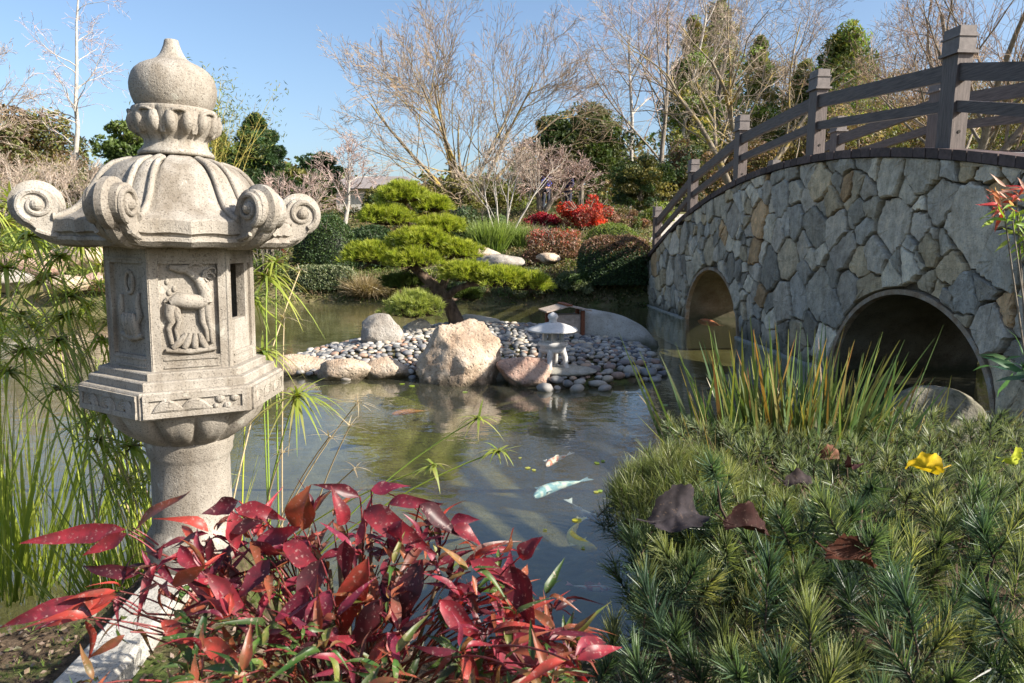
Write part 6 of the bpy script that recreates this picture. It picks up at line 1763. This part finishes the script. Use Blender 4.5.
fallen('small brown dead leaf at the back edge of the pine under the iris', 829, 456, 2.9, 26, (.17, .08, .05), 'deadleaf', 4, (.8, 0), .3, .6, 4, .8)
fallen('small dark maroon dead leaf beside the brown one at the back of the pine', 851, 465, 2.75, 24, (.07, .03, .03), 'deadleaf', 5, (.6, .2), 1.3, .6, 4, .8)
fallen('blackish dead leaf caught on the pine left of the maroon one', 797, 481, 2.3, 36, (.04, .03, .03), 'deadleaf', 6, (.5, 0), .3, .6, 4, .5)
fallen('bright yellow fallen leaf lying on top of the pine in front of the boulder', 926, 466, 2.2, 48, (.72, .5, .03), 'yelleaf', 7, (.85, -.3), .25 + PI, .3, 4, .62)
fallen('yellow-green fallen leaf at the right edge resting on the pine', 1014, 458, 2.2, 42, (.5, .55, .06), 'yelleaf', 8, (.8, -.3), .7 + PI, .3, 4, .6)
fallen('dried brown curled leaf on the soil under the left side of the red shrub', 66, 640, 1.75, 26, (.14, .08, .05), 'deadleaf', 9, (.2, 0), .4, .5, 4, .7, z=.62)
fallen('purplish dead leaf on the soil at the lower left beside the concrete edging', 38, 636, 1.85, 22, (.11, .07, .07), 'deadleaf', 10, (.1, .1), 1.4, .5, 4, .7, z=.61)
g = np.random.default_rng(840)
lab_f = 'tiny yellow-green leaf floating on the pond surface'
for i, (px, py, sz, c) in enumerate([(577, 520, 9, (.6, .55, .05)), (528, 468, 6, (.5, .5, .1)), (534, 470, 5, (.5, .5, .1)), (597, 463, 6, (.35, .45, .05)), (603, 461, 5, (.3, .42, .05)), (547, 614, 11, (.25, .42, .08)), (552, 606, 5, (.25, .42, .08)), (600, 491, 6, (.3, .42, .08)), (596, 492, 5, (.5, .5, .1)), (665, 405, 7, (.3, .4, .15)), (520, 458, 4, (.4, .4, .1)), (412, 386, 6, (.3, .4, .05)), (402, 384, 5, (.3, .4, .05)), (545, 530, 5, (.5, .5, .1)), (583, 548, 4, (.4, .45, .1)), (610, 505, 4, (.4, .45, .1)), (505, 610, 6, (.3, .42, .08)), (465, 392, 5, (.3, .4, .1))]):
    q = G(px, py, .004); r = sz / FPX * q[1] / 2
    th = np.arange(10) * 2 * PI / 10; e = 1 + .15 * g.normal(size=10)
    V = np.c_[np.cos(th) * r * e, np.sin(th) * r * 1.1 * e, np.zeros(10) + .002]; V = np.r_[V, [[0, 0, .0035]]]
    o = MB().add(V, [(k, (k + 1) % 10, 10) for k in range(10)], c).build('floating_leaf', M['leaf']); o.location = (q[0], q[1], .004)
    if i == 0: tag(o, 'small yellow floating leaf above the tail of the yellow koi', 'floating leaf')
    elif i == 5: tag(o, 'largest green floating leaf near the right tip of the red shrub', 'floating leaf')
    else: tag(o, lab_f, 'floating leaf', 'small leaves floating on the pond')

# ---- koi
def koi(label, head, tail, cols, seed, z=-.09, bend=.08, wd=.054):
    g = np.random.default_rng(seed)
    a = G(head[0], head[1], z); b = G(tail[0], tail[1], z); L = np.linalg.norm(b - a); d = (b - a) / L; s_ = np.array([-d[1], d[0], 0])
    bend = bend * 1.2; root = thing('koi', label, 'fish', a)
    t = np.linspace(0, 1, 22); prof = .47 * (np.sin(PI * np.clip(t, 0, 1) ** .72) ** .75) * (1 - .3 * t) + .05
    prof[0] = .1
    C = d[None] * (t * L * .84)[:, None] + s_[None] * (bend * L * np.sin(t * PI * 1.15))[:, None]
    V = []; cc = []; ns = 12
    T = unit(np.gradient(C, axis=0))
    for i in range(22):
        sd_ = np.array([-T[i][1], T[i][0], 0])
        for j in range(ns):
            th = 2 * PI * j / ns
            V.append(C[i] + sd_ * prof[i] * wd * L / .4 * math.cos(th) + np.array([0, 0, 1.]) * prof[i] * wd * 1.15 * L / .4 * math.sin(th))
            nz = mnoise.noise(Vector((t[i] * 8 + seed, math.cos(th) * 1.2, 0)))
            cc.append(cols[0] if nz > -.05 else cols[1])
    F = [(i * ns + j, i * ns + (j + 1) % ns, (i + 1) * ns + (j + 1) % ns, (i + 1) * ns + j) for i in range(21) for j in range(ns)]
    MB().add(V, F, np.array(cc)).build('body', M['fishskin'], root, smooth=True)
    def fin(p, dr, ln, wd_, c):
        sd_ = np.array([-dr[1], dr[0], 0]); V = [p - sd_ * wd_ * .15, p + sd_ * wd_ * .15, p + dr * ln + sd_ * wd_, p + dr * ln * .75, p + dr * ln - sd_ * wd_]
        V = [v + [0, 0, .004 * q] for q, v in enumerate(V)]
        V2 = [v - [0, 0, .003] for v in V]
        return MB().add(V + V2, [(0, 1, 3, 3 + 0)][:0] + [(0, 1, 2, 3), (0, 3, 4, 0)][:1] + [(5, 8, 7, 6)], c).add(V + V2, [(0, 3, 4), (5, 9, 8)], c)
    fin(C[-1], T[-1], .17 * L, .075 * L, cols[2]).build('tail_fin', M['fishskin'], root)
    for sg in (-1, 1):
        i = 5; sd_ = np.array([-T[i][1], T[i][0], 0]) * sg
        fin(C[i] + sd_ * prof[i] * wd * .9, unit(sd_ * .8 + T[i] * .8), .12 * L, .04 * L, cols[2]).build('pectoral_fin', M['fishskin'], root)
    i = 9; MB().add([C[i] + [0, 0, prof[i] * wd], C[i + 3] + [0, 0, prof[i + 3] * wd + .02], C[i + 6] + [0, 0, prof[i + 6] * wd + .012], C[i + 5] + [0, 0, prof[i + 5] * wd - .01]], [(0, 1, 2, 3)], cols[2]).build('dorsal_fin', M['fishskin'], root)
M['fishskin'] = plain_mat('koi_skin', (1, 1, 1), rough=.35, var=.2, scale=60, bump=.1, attr=True)
koi('yellow koi curving below the floating yellow leaf', (597, 550), (569, 519), ((.95, .72, .12), (.85, .58, .07), (.95, .8, .35)), 1, z=-.036, bend=.15, wd=.066)
koi('pale blue and white koi in the middle of the open water', (534, 497), (586, 478), ((.2, .38, .5), (.6, .68, .72), (.3, .45, .55)), 2, bend=.06)
koi('small white koi with a red head nearest the island', (546, 466), (570, 453), ((.85, .75, .72), (.75, .25, .18), (.85, .8, .8)), 3, bend=.04)
koi('dark koi with pale tail right of the blue one', (604, 522), (564, 501), ((.1, .13, .17), (.15, .18, .22), (.6, .65, .7)), 4, z=-.06, bend=.06)
koi('red and white koi partly under the edge of the pine', (612, 588), (566, 586), ((.8, .72, .66), (.6, .15, .1), (.7, .3, .25)), 5, z=-.06, bend=.04)
koi('orange koi swimming in the shaded water left of the boulder reflection', (392, 414), (430, 410), ((.35, .14, .05), (.25, .1, .04), (.3, .18, .08)), 6, z=-.12, bend=.04)
koi('faint orange koi in the dark water in front of the bridge', (698, 321), (724, 326), ((.7, .25, .12), (.6, .2, .1), (.7, .4, .3)), 7, z=-.05, bend=.04, wd=.06)

# ---- two visitors behind the bushes
def person(label, px, Y, jacket, hairc, legs, facing, hgt=1.7):
    x = X(px, Y, 2.6); z = h1(x, Y)
    root = thing('person', label, 'person', (x, Y, z), facing)
    skinm = plain_mat('skin', (.55, .33, .24), rough=.6, var=.05)
    def skin_obj(name, verts, edges, radii, mat, sub=2):
        me = bpy.data.meshes.new(name); me.from_pydata(verts, edges, []); ob = bpy.data.objects.new(name, me); COL.objects.link(ob); ob.parent = root
        m1 = ob.modifiers.new('skin', 'SKIN'); sv = me.skin_vertices[0].data
        for i, r_ in enumerate(radii): sv[i].radius = (r_[0], r_[1]) if isinstance(r_, tuple) else (r_, r_)
        sv[0].use_root = True
        m2 = ob.modifiers.new('sub', 'SUBSURF'); m2.levels = sub; m2.render_levels = sub
        me.materials.append(mat); return ob
    v = [(0, 0, .95), (0, 0, 1.15), (0, 0, 1.38), (0, 0, 1.47), (0, -.01, 1.56), (0, -.02, 1.66),
         (.18, 0, 1.38), (.24, .02, 1.12), (.2, -.16, .98), (-.18, 0, 1.38), (-.24, .02, 1.12), (-.2, -.16, .98),
         (.1, 0, .88), (.11, -.03, .48), (.11, .03, .08), (.11, -.1, .04), (-.1, 0, .88), (-.11, .03, .48), (-.11, .08, .08), (-.11, -.04, .04)]
    e = [(0, 1), (1, 2), (2, 3), (3, 4), (4, 5), (2, 6), (6, 7), (7, 8), (2, 9), (9, 10), (10, 11), (0, 12), (12, 13), (13, 14), (14, 15), (0, 16), (16, 17), (17, 18), (18, 19)]
    r = [(.15, .11), (.13, .1), (.15, .1), .055, .085, .085, .06, .045, .035, .06, .045, .035, .085, .06, .045, .04, .085, .06, .045, .04]
    skin_obj('body', v, e, r, skinm)
    jm = plain_mat('jacket', jacket, rough=.8, var=.15); lm = plain_mat('trousers', legs, rough=.8, var=.15); hm = plain_mat('hair', hairc, rough=.6, var=.2)
    skin_obj('jacket', [v[0], v[1], v[2], (0, 0, 1.43), v[6], v[7], (.205, -.13, 1.0), v[9], v[10], (-.205, -.13, 1.0)], [(0, 1), (1, 2), (2, 3), (2, 4), (4, 5), (5, 6), (2, 7), (7, 8), (8, 9)], [(.18, .14), (.155, .125), (.175, .125), .08, .08, .065, .055, .08, .065, .055], jm)
    skin_obj('trousers', [(0, 0, .93), (.1, 0, .86), (.11, -.03, .48), (.11, .03, .12), (-.1, 0, .86), (-.11, .03, .48), (-.11, .08, .12)], [(0, 1), (1, 2), (2, 3), (0, 4), (4, 5), (5, 6)], [(.15, .12), .1, .075, .06, .1, .075, .06], lm)
    h = MB(); h.ellipsoid((0, .02, 1.655), (.1, .105, .105), u=16, v=10); h.ellipsoid((0, .07, 1.58), (.085, .05, .1), u=12, v=8); h.build('hair', hm, root, smooth=True)
person('person in a bright blue jacket standing beside the dark trunk behind the crimson bush', 546, 29.5, (.04, .08, .5), (.03, .02, .015), (.04, .045, .07), .6)
person('person in a dark navy top standing behind the scarlet bush', 568, 29.5, (.02, .02, .06), (.02, .015, .012), (.03, .03, .05), -.8)

# ---- litter on the near soil
g = np.random.default_rng(900); n = 5200
xs = g.uniform(-2.1, .5, n); ys = g.uniform(1.0, 2.5, n); sd = poly_sd(np.stack([xs, ys], 1), POND); k = sd > .2; xs, ys = xs[k], ys[k]
mb = MB(); diamonds(mb, np.stack([xs, ys, H(xs, ys) + .006 + g.random(len(xs)) * .012], 1), g.uniform(.008, .03, len(xs)), mixcol(len(xs), (.12, .08, .05), (.22, .16, .11), (.07, .05, .04), (.1, .13, .03), (.3, .22, .18)), .6, flat=.85)
n2 = 1800; P = np.stack([g.uniform(-2.1, -1.2, n2), g.uniform(1.3, 2.3, n2)], 1); P = P[[mnoise.noise(Vector((a * 5, b * 5, 2))) > .05 for a, b in P]]
strips(mb, np.c_[P, H(P[:, 0], P[:, 1])], np.c_[g.normal(0, .5, (len(P), 2)), np.ones(len(P))], g.uniform(.012, .035, len(P)), .003, .2, 2, mixcol(len(P), (.08, .14, .02), (.14, .2, .04)))
n3 = 2500; P = np.stack([g.uniform(-.1, 1.0, n3), g.uniform(1.1, 2.2, n3)], 1)
diamonds(mb, np.c_[P, H(P[:, 0], P[:, 1]) + .006], g.uniform(.012, .03, len(P)), mixcol(len(P), (.35, .25, .2), (.5, .4, .36), (.2, .12, .08)), .7, flat=.8)
tag(mb.build('leaf_litter', M['leaf']), 'scatter of bark chips, moss sprigs and dead leaves on the near soil', 'litter', kind='stuff')
